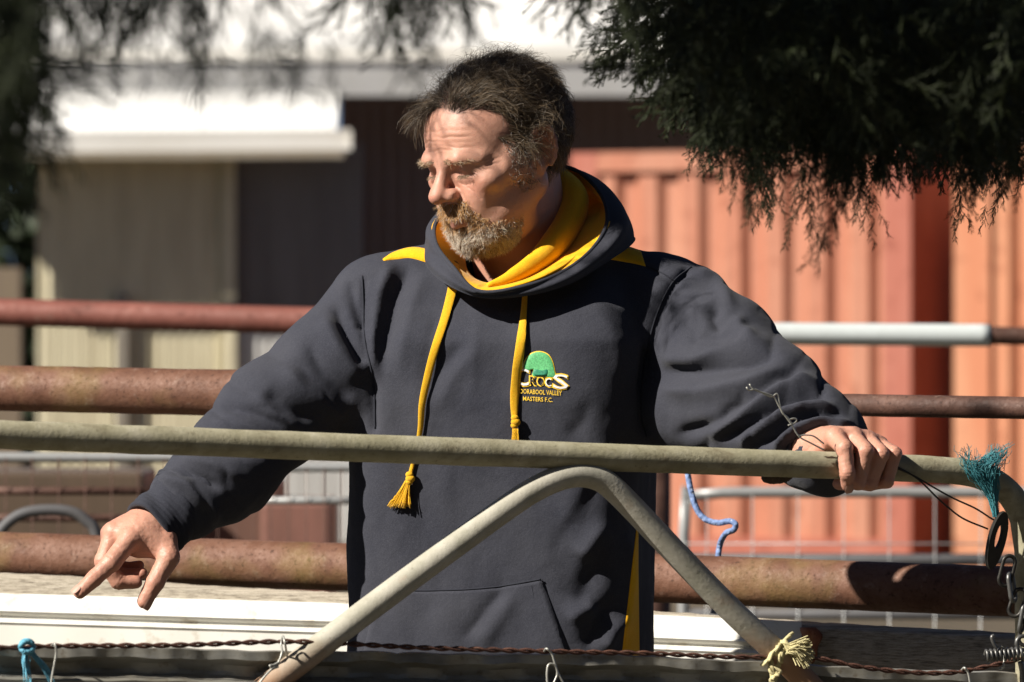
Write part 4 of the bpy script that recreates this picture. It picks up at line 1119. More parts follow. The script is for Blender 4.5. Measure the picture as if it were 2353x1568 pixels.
# ---- hair, beard, brows
def head_dist(P):                                            # sampled head field, head frame
    i = np.clip(np.round((P - HS_lo) / HS_h).astype(int), 1, HS_n - 2)
    f = HS_F[i[:, 0], i[:, 1], i[:, 2]]
    gx = HS_F[i[:, 0] + 1, i[:, 1], i[:, 2]] - HS_F[i[:, 0] - 1, i[:, 1], i[:, 2]]
    gy = HS_F[i[:, 0], i[:, 1] + 1, i[:, 2]] - HS_F[i[:, 0], i[:, 1] - 1, i[:, 2]]
    gz = HS_F[i[:, 0], i[:, 1], i[:, 2] + 1] - HS_F[i[:, 0], i[:, 1], i[:, 2] - 1]
    G = np.stack([gx, gy, gz], 1); return f, G / (np.linalg.norm(G, axis=1)[:, None] + 1e-9)
def sample_roots(mask_fn, n, V=None, Q=None):
    V = hV if V is None else V; Q = hQ if Q is None else Q
    c = V[Q].mean(1); ok = mask_fn(c); q = Q[ok]
    a = np.linalg.norm(np.cross(V[q[:, 2]] - V[q[:, 0]], V[q[:, 3]] - V[q[:, 1]]), axis=1)
    pick = rng.choice(len(q), n, p=a / a.sum())
    w = rng.dirichlet((1, 1, 1, 1), n)
    P = (V[q[pick]] * w[:, :, None]).sum(1); N = vnormals(V, Q)[q[pick]].mean(1)
    return P, N / np.linalg.norm(N, axis=1)[:, None]
def unit(a): return a / (np.linalg.norm(a, axis=-1)[..., None] + 1e-9)
def grow(P, D, L, seg, grav, curl, wav, lift=0.0, clear=0.0008, nz=0.25, seed=1, hmax=None):
    # P roots, D first directions, L lengths; returns N x (seg+1) x 3, head frame
    grav = np.broadcast_to(np.asarray(grav, float), (len(P),))[:, None]; N_ = len(P); out = [P.copy()]; d = unit(D.copy()); step = (L / seg)[:, None]
    up = w2h(HO + np.array([0, 0, 1.0]))                      # world up seen in the head frame
    ph = rng.uniform(0, 6.28, N_); ax1 = unit(np.cross(d, rng.normal(size=(N_, 3)))); ax2 = unit(np.cross(d, ax1))
    clump = vnoise(P, 75, seed) * 3.0 + ph * 0.25
    bend = ax1 * np.cos(clump)[:, None] + ax2 * np.sin(clump)[:, None]
    for i in range(seg):
        t = (i + 1) / seg
        nvec = np.stack([vnoise(P * 1.0 + out[-1] * 0.5, 55, seed + k) for k in (11, 12, 13)], 1)
        d = unit(d + grav * -up[None] / seg * t + nz / seg * nvec * 3 + (curl[:, None] / seg) * np.cross(bend, d))
        p = out[-1] + d * step
        f, G = head_dist(p)
        pen = np.clip(clear + lift * min(t * 2, 1) - f, 0, 0.01)
        p = p + G * pen[:, None]
        if hmax is not None: p = p - G * (np.clip(f - hmax, 0, 0.03) * 0.85)[:, None]
        out.append(p)
    return np.stack(out, 1)
def strand_mesh(name, A, r0, r1, C0, C1, mat, parent):
    # A: N x S x 3 in the world; three-sided tapering strands in one mesh
    N_, S_, _ = A.shape
    T = np.gradient(A, axis=1); T = unit(T)
    ref = unit(rng.normal(size=(N_, 1, 3))); a = unit(np.cross(T, ref)); b = np.cross(T, a)
    t = np.linspace(0, 1, S_)[None, :, None]
    r = (np.reshape(r0, (-1, 1, 1)) * (1 - t) ** 0.7 + r1)
    V = np.stack([A + r * (math.cos(q) * a + math.sin(q) * b) for q in (0, 2.094, 4.189)], 2)   # N,S,3,3
    idx = np.arange(N_ * S_ * 3).reshape(N_, S_, 3)
    F = np.concatenate([np.stack([idx[:, :-1, k], idx[:, :-1, (k + 1) % 3], idx[:, 1:, (k + 1) % 3], idx[:, 1:, k]], -1).reshape(-1, 4) for k in range(3)])
    o = mesh_obj(name, V.reshape(-1, 3), F, mat)
    C = C0[:, None, :] * (1 - t) + C1[:, None, :] * t
    C = np.repeat(C[:, :, None, :], 3, 2).reshape(-1, 3)
    at = o.data.color_attributes.new('tint', 'FLOAT_COLOR', 'POINT')
    at.data.foreach_set('color', np.concatenate([C, np.ones((len(C), 1))], 1).astype(np.float32).ravel())
    if parent is person: reparent(o, person)
    else: o.parent = parent; o.matrix_parent_inverse = Matrix.Identity(4)
    return o
def tints(n, cols, w, jitter=0.2):
    c = np.array(cols)[rng.choice(len(cols), n, p=np.array(w) / sum(w))]
    return np.clip(c * (1 + rng.normal(0, jitter, (n, 1))), 0.003, 1)

NH = 14500
Pr, Nr = sample_roots(scalp_mask, NH)
x, y, z = Pr.T
# flow over the scalp: front right falls forward, the rest is swept back and down
w_front = sstep(-0.030, -0.065, y) * sstep(0.030, -0.015, x) * sstep(0.05, 0.078, z)
w_side = sstep(0.03, 0.06, np.abs(x)) * sstep(0.095, 0.06, z)
w_back = sstep(0.03, 0.09, y)
sx = np.sign(x)
flow = np.stack([0.35 * sx * (1 - w_side), np.ones(NH) * (0.95 - 0.3 * w_back), 0.10 - 0.50 * w_side - 0.9 * w_back], 1)
flow = flow * (1 - w_front)[:, None] + np.array([-0.70, -0.62, 0.05])[None] * w_front[:, None]
flow = flow - Nr * (flow * Nr).sum(1)[:, None]
top = sstep(0.05, 0.095, z)
lk = 380
lock = rng.choice(NH, lk, replace=False)
dm = np.concatenate([((Pr[i:i + 2000, None, :] - Pr[lock][None]) ** 2).sum(2).argmin(1) for i in range(0, NH, 2000)])
lockdir = rng.normal(0, 0.38, (lk, 3))[dm]                   # every lock leans its own way
lockdir = lockdir - Nr * (lockdir * Nr).sum(1)[:, None] * 0.8
lockcurl = rng.uniform(0.3, 2.4, lk)[dm]
D = unit(flow) + Nr * (0.14 + 0.04 * top - 0.06 * w_side)[:, None] + lockdir * (0.45 + 0.2 * top)[:, None] + rng.normal(0, 0.06, (NH, 3))
L = (0.046 + 0.012 * top + 0.012 * w_side) * rng.uniform(0.6, 1.15, NH) + 0.014 * w_front
L *= 1 - 0.40 * sstep(0.0, -0.05, z)
layer = rng.uniform(0.0008, 0.015, NH) * (0.55 + 0.40 * top) * (1 - 0.3 * w_front)
A = grow(Pr, D, L, 7, 1.3 + 1.2 * w_front, lockcurl * rng.uniform(0.7, 1.3, NH), 2.6, lift=layer, nz=0.45, seed=21, hmax=0.004 + (1.15 + 0.55 * top) * layer + 0.005 * rng.random(NH) * (1 + top) + 0.016 * w_front)
tt = np.linspace(0, 1, 8)[None, :, None]
A = A + (A[lock][dm] + (Pr - Pr[lock][dm])[:, None, :] * 0.6 - A) * (0.50 * tt ** 1.2) * rng.uniform(0.3, 1.0, (NH, 1, 1))
hair = strand_mesh('hair', h2w(A.reshape(-1, 3)).reshape(A.shape), rng.uniform(0.00014, 0.00025, NH), 0.00006,
                   tints(NH, [(0.045, 0.031, 0.020), (0.080, 0.055, 0.034), (0.15, 0.105, 0.062), (0.30, 0.25, 0.19)], [4, 4, 2.5, 1.2]),
                   tints(NH, [(0.060, 0.042, 0.027), (0.12, 0.085, 0.050), (0.22, 0.155, 0.09), (0.36, 0.31, 0.25)], [3, 4, 3, 1.3]), M_HAIR, person)
tag(hair, 'messy dark brown hair with greying sides')
# loose curls standing up from the crown
NF = 480
Pf, Nf = sample_roots(lambda P: (P[:, 2] > 0.085) | (scalp_mask(P) & (P[:, 1] > 0.07) & (P[:, 2] > -0.03) & (P[:, 0] > 0.0)), NF)
hi_ = sstep(0.07, 0.1, Pf[:, 2])
Df = Nf * (0.9 + 0.5 * hi_)[:, None] + np.array([0.05, 0.35, 0.1]) + rng.normal(0, 0.35, (NF, 3))
Af = grow(Pf, Df, (0.042 + 0.050 * hi_ * rng.uniform(0.2, 1, NF) ** 2) * rng.uniform(0.7, 1.1, NF), 12, 0.2, rng.uniform(2.5, 6.5, NF), 1.6, nz=0.5, seed=31)
fly = strand_mesh('loose_curls', h2w(Af.reshape(-1, 3)).reshape(Af.shape), np.full(NF, 0.00014), 0.00006,
                  tints(NF, [(0.04, 0.028, 0.018), (0.10, 0.075, 0.05)], [3, 1]), tints(NF, [(0.06, 0.042, 0.028), (0.13, 0.10, 0.07)], [3, 1]), M_HAIR, hair)
# sideburn curls
for sd_ in (-1, 1):
    NSB = 230
    Ps, Ns = sample_roots(lambda P: (P[:, 0] * sd_ > 0.05) & (P[:, 1] > -0.040) & (P[:, 1] < -0.004) & (P[:, 2] < 0.02) & (P[:, 2] > -0.052 + 0.5 * np.abs(P[:, 1] + 0.02)), NSB)
    As = grow(Ps, Ns * 0.8 + np.array([0, -0.25, -0.9]) + rng.normal(0, 0.35, (NSB, 3)), rng.uniform(0.009, 0.020, NSB), 7, 0.3, rng.uniform(1, 5, NSB), 2.5, nz=0.5, seed=41)
    strand_mesh('sideburn', h2w(As.reshape(-1, 3)).reshape(As.shape), np.full(NSB, 0.00018), 0.00007,
                tints(NSB, [(0.06, 0.04, 0.025), (0.20, 0.16, 0.12), (0.45, 0.42, 0.38)], [3, 2, 2]), tints(NSB, [(0.10, 0.07, 0.045), (0.3, 0.25, 0.2), (0.55, 0.52, 0.48)], [2, 2, 2]), M_BEARD, hair)
# beard and moustache
NB = 7600
Pb, Nb = sample_roots(beard_mask, 10500)
zb_ = np.interp(np.abs(Pb[:, 0]), [0, 0.021, 0.029, 0.038, 0.048, 0.060], [-0.0365, -0.0385, -0.045, -0.055, -0.068, -0.079]) - Pb[:, 2]
kp = rng.random(len(Pb)) < 0.08 + 0.92 * np.where(np.abs(Pb[:, 0]) < 0.026, 1.0, sstep(0.0, 0.016, zb_)) * sstep(-0.028, -0.050, Pb[:, 1])
Pb, Nb = Pb[kp], Nb[kp]; NB = len(Pb); edge_ = np.where(np.abs(Pb[:, 0]) < 0.026, 1.0, 0.45 + 0.55 * sstep(0.0, 0.014, zb_[kp]))
x, y, z = Pb.T
mous = sstep(-0.060, -0.054, z) * (np.abs(x) < 0.034)
down = np.array([0.0, -0.18, -1.0])
Db = Nb * (0.34 - 0.08 * mous)[:, None] + down + np.stack([np.sign(x) * (0.05 + 0.55 * mous), -0.25 * mous, 0 * x], 1) + rng.normal(0, 0.22, (NB, 3))
Lb = (0.0092 + 0.0018 * sstep(-0.07, -0.10, z) * (y < -0.05)) * rng.uniform(0.55, 1.15, NB)
Lb = np.where(mous > 0.5, 0.0155 * rng.uniform(0.6, 1.1, NB), Lb)
Lb *= 0.40 + 0.60 * sstep(-0.030, -0.058, y)
Lb = Lb * edge_
Ab = grow(Pb, Db, Lb, 5, 0.15, rng.uniform(0.2, 1.6, NB), 2.0, nz=0.5, clear=0.0004, seed=51)
gold = np.array([[0.58, 0.34, 0.14]]); grey = np.array([[0.70, 0.64, 0.54]]); brn = np.array([[0.24, 0.12, 0.05]])
wg = np.clip(sstep(-0.070, -0.092, z) * 0.85 + rng.normal(0, 0.16, NB), 0, 1)[:, None]
cb = (gold * (1 - wg) + grey * wg)
cb = np.where(rng.random((NB, 1)) < 0.20 + 0.12 * mous[:, None], brn, cb) * rng.uniform(0.6, 1.15, (NB, 1))
cb = np.where(rng.random((NB, 1)) < 0.07, np.array([[0.72, 0.70, 0.66]]), cb)
beard = strand_mesh('beard', h2w(Ab.reshape(-1, 3)).reshape(Ab.shape), np.full(NB, 0.00022), 0.00006, cb * 0.9, np.clip(cb * 1.3, 0, 0.9), M_BEARD, person)
tag(beard, 'short beard with golden moustache and grey chin')
for s in (-1, 1):
    NE = 120
    Pe, Ne = sample_roots(lambda P: (P[:, 0] * s > 0.009) & (P[:, 0] * s < 0.050) & (np.abs(P[:, 2] - 0.0130 + 0.10 * (P[:, 0] * s - 0.03)) < 0.0036 - 0.05 * np.maximum(P[:, 0] * s - 0.035, 0)) & (P[:, 1] < -0.05), NE)
    De = Ne * 0.18 + np.array([s * 1.0, -0.1, 0.15]) + rng.normal(0, 0.3, (NE, 3))
    Ae = grow(Pe, De, rng.uniform(0.005, 0.009, NE), 4, 0.3, rng.uniform(0.2, 1.2, NE), 1.5, clear=0.0004, seed=61)
    strand_mesh('eyebrow', h2w(Ae.reshape(-1, 3)).reshape(Ae.shape), np.full(NE, 0.00019), 0.00006,
                tints(NE, [(0.36, 0.22, 0.12), (0.46, 0.33, 0.20), (0.20, 0.11, 0.06)], [3, 2, 3]), tints(NE, [(0.55, 0.40, 0.24), (0.65, 0.55, 0.42)], [2, 2]), M_BEARD, person)
    Pl = np.stack([np.linspace(0.020, 0.043, 46) * s, np.full(46, -0.0885) + 0.25 * (np.linspace(0.020, 0.043, 46) - 0.031) ** 2 * 40, np.full(46, -0.0072)], 1)
    Al = grow(Pl, np.array([[0, -1.0, -0.55]]) + rng.normal(0, 0.18, (46, 3)), rng.uniform(0.006, 0.009, 46), 4, -0.3, np.full(46, 0.2), 1.0, clear=0.0002, seed=71)
    strand_mesh('eyelashes', h2w(Al.reshape(-1, 3)).reshape(Al.shape), np.full(46, 0.00018), 0.00004, tints(46, [(0.12, 0.08, 0.05)], [1]), tints(46, [(0.3, 0.22, 0.14)], [1]), M_BEARD, person)
# ================================================================== clothes
S = SDF((-0.53, -0.50, 0.85), (0.52, 0.26, 1.55), 0.004)
YW = -0.22
S.loft_z([(0.855, -0.016, 0.03, 0.196, 0.142, YW), (0.93, -0.016, 0.03, 0.197, 0.150, YW), (1.05, -0.014, 0.03, 0.196, 0.154, YW), (1.20, -0.012, 0.03, 0.196, 0.156, YW),
          (1.32, -0.010, 0.03, 0.201, 0.156, YW), (1.40, -0.004, 0.03, 0.196, 0.148, YW), (1.440, 0.002, 0.035, 0.176, 0.132, YW), (1.475, 0.006, 0.04, 0.145, 0.108, YW), (1.50, 0.010, 0.04, 0.115, 0.088, YW)], 0.03, 3.8)
RAp = [uvy(872, 735, 0.03), uvy(768, 850, -0.01), uvy(628, 952, -0.05), uvy(520, 1076, -0.09), uvy(432, 1148, -0.118)]
LAp = [uvy(1540, 738, 0.03), uvy(1655, 815, -0.06), uvy(1765, 915, -0.14), uvy(1862, 1000, -0.21), uvy(1905, 1040, -0.235)]
S.chain(RAp, [0.074, 0.072, 0.067, 0.062, 0.053], 0.03)
S.chain(LAp, [0.076, 0.074, 0.070, 0.062, 0.058], 0.03)
S.cap(uvy(1440, 925, 0.02), uvy(1800, 978, -0.185), 0.062, 0.050, 0.03)
S.cap((0.000, 0.045, 1.490), RAp[0] + np.array([0.02, 0, 0.014]), 0.068, 0.068, 0.05)
S.cap((0.020, 0.045, 1.490), LAp[0] + np.array([-0.02, 0, 0.012]), 0.068, 0.068, 0.05)
S.cap((-0.004, 0.026, 1.455), (-0.010, 0.020, 1.62), 0.078, 0.085, 0.02, mode='s')
cV, cQ = S.mesh(3)
for rep in range(1):
    cN = vnormals(cV, cQ); u, v = UV(cV)
    facing = np.clip((-cN[:, 1] + 0.35) / 0.5, 0, 1)
    D = np.zeros(len(cV))
    def ridge(pl, amp, w, lo=0.06, hi=0.06, asym=0.0):
        global D
        d, t, sd = polyline_dist(u, v, pl)
        env = np.clip(t / max(lo, 1e-3), 0, 1) * np.clip((1 - t) / max(hi, 1e-3), 0, 1)
        env = env * env * (3 - 2 * env)
        ww = w * (1 + asym * sd)
        D += facing * env * amp * np.exp(-(d / ww) ** 1.6)
    mm = 0.00120
    # drapes from the right shoulder
    ridge([(905, 600), (872, 680), (858, 780), (850, 900)], 9 * mm, 17, 0.15, 0.3)
    ridge([(945, 598), (908, 680), (885, 770), (872, 860)], -9 * mm, 18, 0.15, 0.3)
    ridge([(985, 612), (948, 700), (925, 800), (912, 900)], 5 * mm, 22, 0.15, 0.4)
    ridge([(1005, 700), (985, 800), (968, 900)], -3 * mm, 16, 0.3, 0.3)
    ridge([(1085, 770), (1010, 850), (960, 940)], -4.5 * mm, 20, 0.3, 0.4)
    ridge([(1110, 790), (1040, 870), (1000, 960)], 3.5 * mm, 22, 0.3, 0.4)
    ridge([(1100, 700), (1090, 860), (1070, 980)], 2.5 * mm, 24, 0.3, 0.4)
    # chest right half
    ridge([(1300, 1020), (1345, 960), (1360, 900)], -4 * mm, 22, 0.3, 0.4)
    ridge([(1380, 700), (1420, 800), (1440, 900)], 3 * mm, 28, 0.3, 0.3)
    ridge([(1460, 990), (1380, 1090), (1330, 1200)], -7 * mm, 30, 0.2, 0.4)
    ridge([(1430, 1010), (1340, 1120), (1270, 1250)], 6 * mm, 34, 0.2, 0.4)
    ridge([(1330, 1290), (1365, 1235), (1400, 1190)], 9 * mm, 22, 0.2, 0.4)
    ridge([(1330, 1400), (1350, 1340), (1400, 1270)], -8 * mm, 30, 0.2, 0.4)
    ridge([(1300, 1430), (1345, 1400), (1375, 1385)], 8 * mm, 20, 0.3, 0.3)
    ridge([(1385, 1500), (1408, 1450), (1440, 1405)], 8 * mm, 16, 0.2, 0.4)
    ridge([(1345, 1500), (1375, 1430), (1410, 1360)], -8 * mm, 20, 0.2, 0.4)
    ridge([(1060, 1480), (1120, 1400), (1170, 1340)], -4 * mm, 18, 0.2, 0.3)
    ridge([(1100, 1490), (1160, 1400), (1200, 1345)], 3.5 * mm, 16, 0.2, 0.3)
    ridge([(1440, 1220), (1450, 1330), (1430, 1480)], 5 * mm, 18, 0.2, 0.2)
    # waistline wobble
    mm = 0.0014
    # right sleeve
    ridge([(838, 628), (835, 700), (838, 780), (858, 880), (862, 1000)], -5 * mm, 9, 0.05, 0.05)
    ridge([(765, 690), (795, 760), (838, 840)], -8 * mm, 12, 0.2, 0.1)
    ridge([(742, 720), (775, 800), (835, 880)], 6 * mm, 20, 0.2, 0.2)
    ridge([(800, 640), (815, 700), (836, 760)], -6 * mm, 11, 0.2, 0.1)
    ridge([(700, 770), (740, 850), (815, 930)], -6 * mm, 17, 0.25, 0.2)
    ridge([(640, 830), (700, 900), (800, 965)], 6 * mm, 22, 0.25, 0.25)
    ridge([(605, 900), (655, 935), (730, 975)], -5 * mm, 17, 0.2, 0.3)
    ridge([(570, 905), (640, 955), (720, 1000)], 5 * mm, 13, 0.2, 0.3)
    ridge([(505, 935), (580, 950), (670, 985)], -5 * mm, 11, 0.2, 0.3)
    ridge([(480, 965), (570, 985), (660, 1030)], 5 * mm, 14, 0.2, 0.3)
    ridge([(430, 1020), (520, 1035), (620, 1050)], -6 * mm, 12, 0.2, 0.3)
    ridge([(405, 1050), (490, 1065), (580, 1110)], 5 * mm, 13, 0.2, 0.3)
    ridge([(395, 1075), (455, 1095), (520, 1130)], -6 * mm, 10, 0.2, 0.3)
    ridge([(360, 1090), (430, 1115), (490, 1170), (500, 1215)], 7 * mm, 13, 0.15, 0.2)
    ridge([(430, 1090), (470, 1150), (490, 1200)], -4 * mm, 10, 0.3, 0.3)
    ridge([(610, 1110), (560, 1170), (520, 1210)], 3 * mm, 14, 0.3, 0.3)
    mm = 0.0023
    # left sleeve
    ridge([(1590, 612), (1545, 650), (1510, 720), (1488, 800), (1476, 880), (1474, 960), (1488, 1010)], -5 * mm, 8, 0.04, 0.05)
    ridge([(1505, 850), (1600, 855), (1700, 840), (1800, 818)], -5 * mm, 17, 0.2, 0.2)
    ridge([(1500, 830), (1600, 828), (1720, 795), (1780, 780)], 6 * mm, 24, 0.2, 0.2)
    ridge([(1500, 900), (1620, 900), (1740, 870), (1840, 845)], 6 * mm, 22, 0.2, 0.2)
    ridge([(1540, 1005), (1650, 970), (1720, 925), (1790, 870), (1850, 850)], -5.5 * mm, 15, 0.15, 0.15)
    ridge([(1600, 1010), (1690, 965), (1760, 915), (1840, 880), (1900, 890)], 8 * mm, 17, 0.2, 0.2)
    ridge([(1640, 1020), (1720, 975), (1790, 930), (1860, 905), (1920, 920)], -6 * mm, 12, 0.2, 0.2)
    ridge([(1690, 1030), (1745, 985), (1800, 945), (1870, 930), (1935, 945)], 7 * mm, 13, 0.2, 0.2)
    ridge([(1725, 1040), (1775, 1000), (1815, 965), (1880, 948), (1950, 962)], -7 * mm, 10, 0.2, 0.2)
    ridge([(1770, 1045), (1800, 1005), (1840, 975), (1900, 964), (1970, 980)], 6 * mm, 11, 0.2, 0.2)
    ridge([(1800, 1050), (1830, 1010), (1860, 990), (1910, 980)], -6 * mm, 9, 0.2, 0.2)
    ridge([(1650, 690), (1640, 730), (1660, 770)], -5 * mm, 16, 0.3, 0.3)
    ridge([(1690, 720), (1700, 760), (1740, 790)], 5 * mm, 16, 0.3, 0.3)
    ridge([(1580, 720), (1600, 780), (1690, 790)], -3 * mm, 18, 0.3, 0.3)
    ridge([(1590, 615), (1640, 640), (1690, 720)], 4 * mm, 14, 0.2, 0.3)
    mm = 0.0012
    # shoulder yoke seam
    ridge([(1483, 612), (1530, 635), (1560, 660)], -2.5 * mm, 6, 0.1, 0.1)
    D += 0.0030 * vnoise(cV * np.array([1, 1, 0.6]), 16, 7) + 0.0016 * vnoise(cV * np.array([1, 1, 0.6]), 38, 8) + 0.0004 * vnoise(cV, 90, 9)
    arm = np.clip((np.abs(u - 1170) - 360) / 60, 0, 1)
    wq = np.stack([u, v, 0 * u], 1)
    for (ox, oy), (dx, dy), L0, L1, per, amp in (((860, 740), (-0.68, 0.73), 90, 640, 31, 0.0065), ((1560, 720), (0.76, 0.65), 120, 470, 24, 0.0080)):
        al = (u - ox) * dx + (v - oy) * dy; ac = -(u - ox) * dy + (v - oy) * dx
        ph = al / per + 1.5 * vnoise(wq, 1 / 130, 31) + 0.55 * ac / 60 * np.sin(al / 90 + 1) + 0.5 * vnoise(wq, 1 / 45, 33)
        cr = (1 - np.abs(np.sin(ph))) ** 2.5
        env = np.clip((al - L0) / 120, 0, 1) * np.clip((L1 - al) / 50, 0, 1) * np.clip(0.45 + 0.8 * vnoise(wq, 1 / 75, 35), 0, 1) * (np.abs(ac) < 220)
        D -= arm * facing * env * amp * cr
    tor = (1 - arm) * np.clip((v - 720) / 120, 0, 1)
    ph = (u - 1150) / 42 - (v - 900) / 95 * np.where(u > 1150, -0.6, 0.5) + 2.0 * vnoise(wq, 1 / 170, 41)
    D -= tor * facing * 0.0018 * (1 - np.abs(np.sin(ph))) ** 2 * np.clip(0.3 + vnoise(wq, 1 / 120, 43), 0, 1)
    D += arm * 0.0010 * vnoise(cV * np.array([1, 1, 1.6]), 30, 12)
    cV = cV + cN * D[:, None]
cV = laplace(cV, cQ, 0.35)
hoodie = mesh_obj('hoodie', cV, cQ, M_NAVY); reparent(hoodie, person)
tag(hoodie, 'dark navy fleece hooded sweatshirt with golden trim')
HB = BVHTree.FromPolygons([tuple(q) for q in cV], [tuple(map(int, q)) for q in cQ])
EYE_ = Vector((0, -D0, CAM_Z))
def on_cloth(u, v, off=0.0, BV=None):
    d = (W(u, v, 0.0) - EYE_).normalized()
    p, n, i, _ = (BV or HB).ray_cast(EYE_, d)
    if p is None: return None, None
    return p - d * off * 0.4 + n * off * 0.6, n
def sub(o):                         # a sub-part of the sweatshirt
    o.parent = hoodie; o.matrix_parent_inverse = Matrix.Translation(-Vector(person.location)) if False else Matrix.Identity(4)
    return o
hoodie.matrix_parent_inverse = Matrix.Translation(-Vector(person.location))
def patch(name, top, bot, nu, nv, off, mat, bulge=0.0):
    T = spline(top, nu); B = spline(bot, nu); G = []
    last = None
    for j in range(nv):
        t = j / (nv - 1); row = []
        for i in range(nu):
            q = T[i] * (1 - t) + B[i] * t
            s_ = off + bulge * math.sin(math.pi * t) * math.sin(math.pi * i / (nu - 1))
            edge = (i in (0, nu - 1)) or (j in (0, nv - 1))
            p, n = on_cloth(q[0], q[1], (0.0002 if edge else s_))
            if p is None: p = last if last is not None else W(q[0], q[1], -0.1)
            last = p; row.append(tuple(p))
        G.append(row)
    mb = MB(); mb.grid(G)
    o = mb.build(name, mat); return sub(o)
def seam(name, pl, r=0.0012, off=0.0006, n=60, mat=None):
    pts = [on_cloth(q[0], q[1], off)[0] for q in spline(pl, n)]
    mb = MB(); mb.tube([p for p in pts if p is not None], r, 6)
    return sub(mb.build(name, mat or M_SEAM))
patch('shoulder_panel', [(879, 596), (905, 579), (950, 568), (1003, 577)], [(882, 600), (915, 596), (945, 594), (997, 609)], 30, 8, 0.0022, M_GOLD)
patch('shoulder_panel', [(1385, 566), (1425, 567), (1455, 570), (1472, 575)], [(1385, 594), (1420, 600), (1455, 606), (1484, 613)], 24, 10, 0.0022, M_GOLD)
patch('side_panel', [(1462, 1215), (1464, 1217), (1466, 1219)], [(1424, 1545), (1446, 1545), (1470, 1545)], 12, 40, 0.0016, M_GOLD)
patch('pouch_pocket', [(868, 1352), (960, 1356), (1080, 1353), (1170, 1343), (1246, 1329)], [(820, 1560), (960, 1560), (1080, 1560), (1190, 1560), (1330, 1560)], 60, 40, 0.0055, M_NAVY, 0.004)
seam('pocket_seam', [(880, 1353), (960, 1357), (1080, 1354), (1170, 1344), (1244, 1331)], 0.0011, 0.004)
seam('pocket_seam', [(1222, 1345), (1232, 1390), (1248, 1440), (1280, 1500)], 0.0007, 0.0055)
seam('armhole_seam', [(832, 634), (835, 700), (838, 780), (858, 880), (862, 985)], 0.0013, 0.0002)
seam('armhole_seam', [(1588, 614), (1545, 650), (1510, 720), (1488, 800), (1476, 880), (1474, 960), (1486, 1005)], 0.0013, 0.0002)
seam('yoke_seam', [(1484, 612), (1520, 627), (1558, 652)], 0.0009, 0.0003)

# cuffs
def cuff(P, r, n=40, seg=48, ribs=0.0006):
    P = np.array(P); C = spline(np.hstack([P, np.array(r)[:, None]]), n)
    mb = MB(); V = []
    for i in range(n):
        t = C[min(i + 1, n - 1), :3] - C[max(i - 1, 0), :3]; t /= np.linalg.norm(t)
        a = np.cross(t, [0, 1, 0]); a /= np.linalg.norm(a); b = np.cross(t, a)
        row = []
        for k in range(seg + 1):
            th = 2 * math.pi * k / seg
            rr = C[i, 3] + 0.0016 * math.sin(th * 2 + i * 0.25) + 0.0010 * math.sin(th * 5 + i * 0.4) + ribs * math.sin(i * 1.9)
            row.append(C[i, :3] + rr * (math.cos(th) * a + math.sin(th) * b))
        V.append(row)
    ins = []
    for k in range(seg + 1):
        c = C[-1, :3]; ins.append(c + (np.array(V[-1][k]) - c) * 0.86)
    V.append(ins)
    ins2 = [np.array(q) - (C[-1, :3] - C[-6, :3]) for q in ins]; V.append(ins2)
    mb.grid(V)
    for i0 in (9, 12):
        rb = MB(); cc = C[i0, :3]; rb.tube([cc + (np.array(q) - cc) * 1.03 for q in V[i0][:-1]], 0.0022 if i0 == 9 else 0.0013, 8, closed=True); sub(rb.build('cuff_seam', M_NAVY))
    return sub(mb.build('cuff', M_RIB))
cuff([uvy(452, 1128, -0.112), uvy(415, 1160, -0.125), uvy(380, 1192, -0.138), uvy(344, 1220, -0.152)], [0.050, 0.047, 0.043, 0.0435])
wlv = wl
cuff([LAp[4] + np.array([-0.008, 0.02, 0.006]), (LAp[4] + wlv) / 2 + np.array([0, 0.01, 0.0]), wlv + np.array([-0.005, 0.020, 0.0]), wlv + np.array([0.002, -0.006, -0.003])], [0.056, 0.052, 0.044, 0.040])
mb = MB()
th = np.linspace(0, 2 * math.pi, 60, endpoint=False)

# hood: lining, outside, piping
rim = [(1100, 667, -0.132), (1200, 657, -0.134), (1290, 624, -0.112), (1358, 572, -0.076), (1393, 505, -0.035), (1372, 436, 0.040), (1304, 384, 0.095),
       (1200, 392, 0.150), (1085, 440, 0.125), (1010, 500, 0.040), (1003, 556, -0.045), (1042, 612, -0.102)]
outer = [(1104, 684, -0.126), (1212, 680, -0.130), (1308, 654, -0.112), (1390, 606, -0.072), (1452, 562, -0.010), (1452, 542, 0.060), (1400, 525, 0.150),
         (1200, 520, 0.200), (1055, 540, 0.160), (985, 585, 0.060), (980, 610, -0.030), (1022, 652, -0.105)]
bulge_ = [0.004, 0.005, 0.008, 0.010, 0.012, 0.016, 0.024, 0.03, 0.02, 0.012, 0.006, 0.004]
inner = [(1128, 652, -0.085), (1190, 645, -0.080), (1250, 612, -0.060), (1290, 575, -0.020), (1305, 530, 0.030), (1290, 520, 0.085), (1240, 500, 0.120),
         (1180, 505, 0.125), (1110, 530, 0.105), (1075, 570, 0.050), (1070, 610, -0.015), (1090, 640, -0.065)]
NR = 200
rimW = spline_closed(WA(rim), NR); outW = spline_closed(WA(outer), NR); inW = spline_closed(WA(inner), NR)
blg = spline_closed(np.array(bulge_)[:, None], NR)[:, 0]
cen = np.array([0.008, 0.03, 1.50])
rad = unit((rimW - cen) * np.array([1, 1, 0.3]))
Gi, Go = [], []
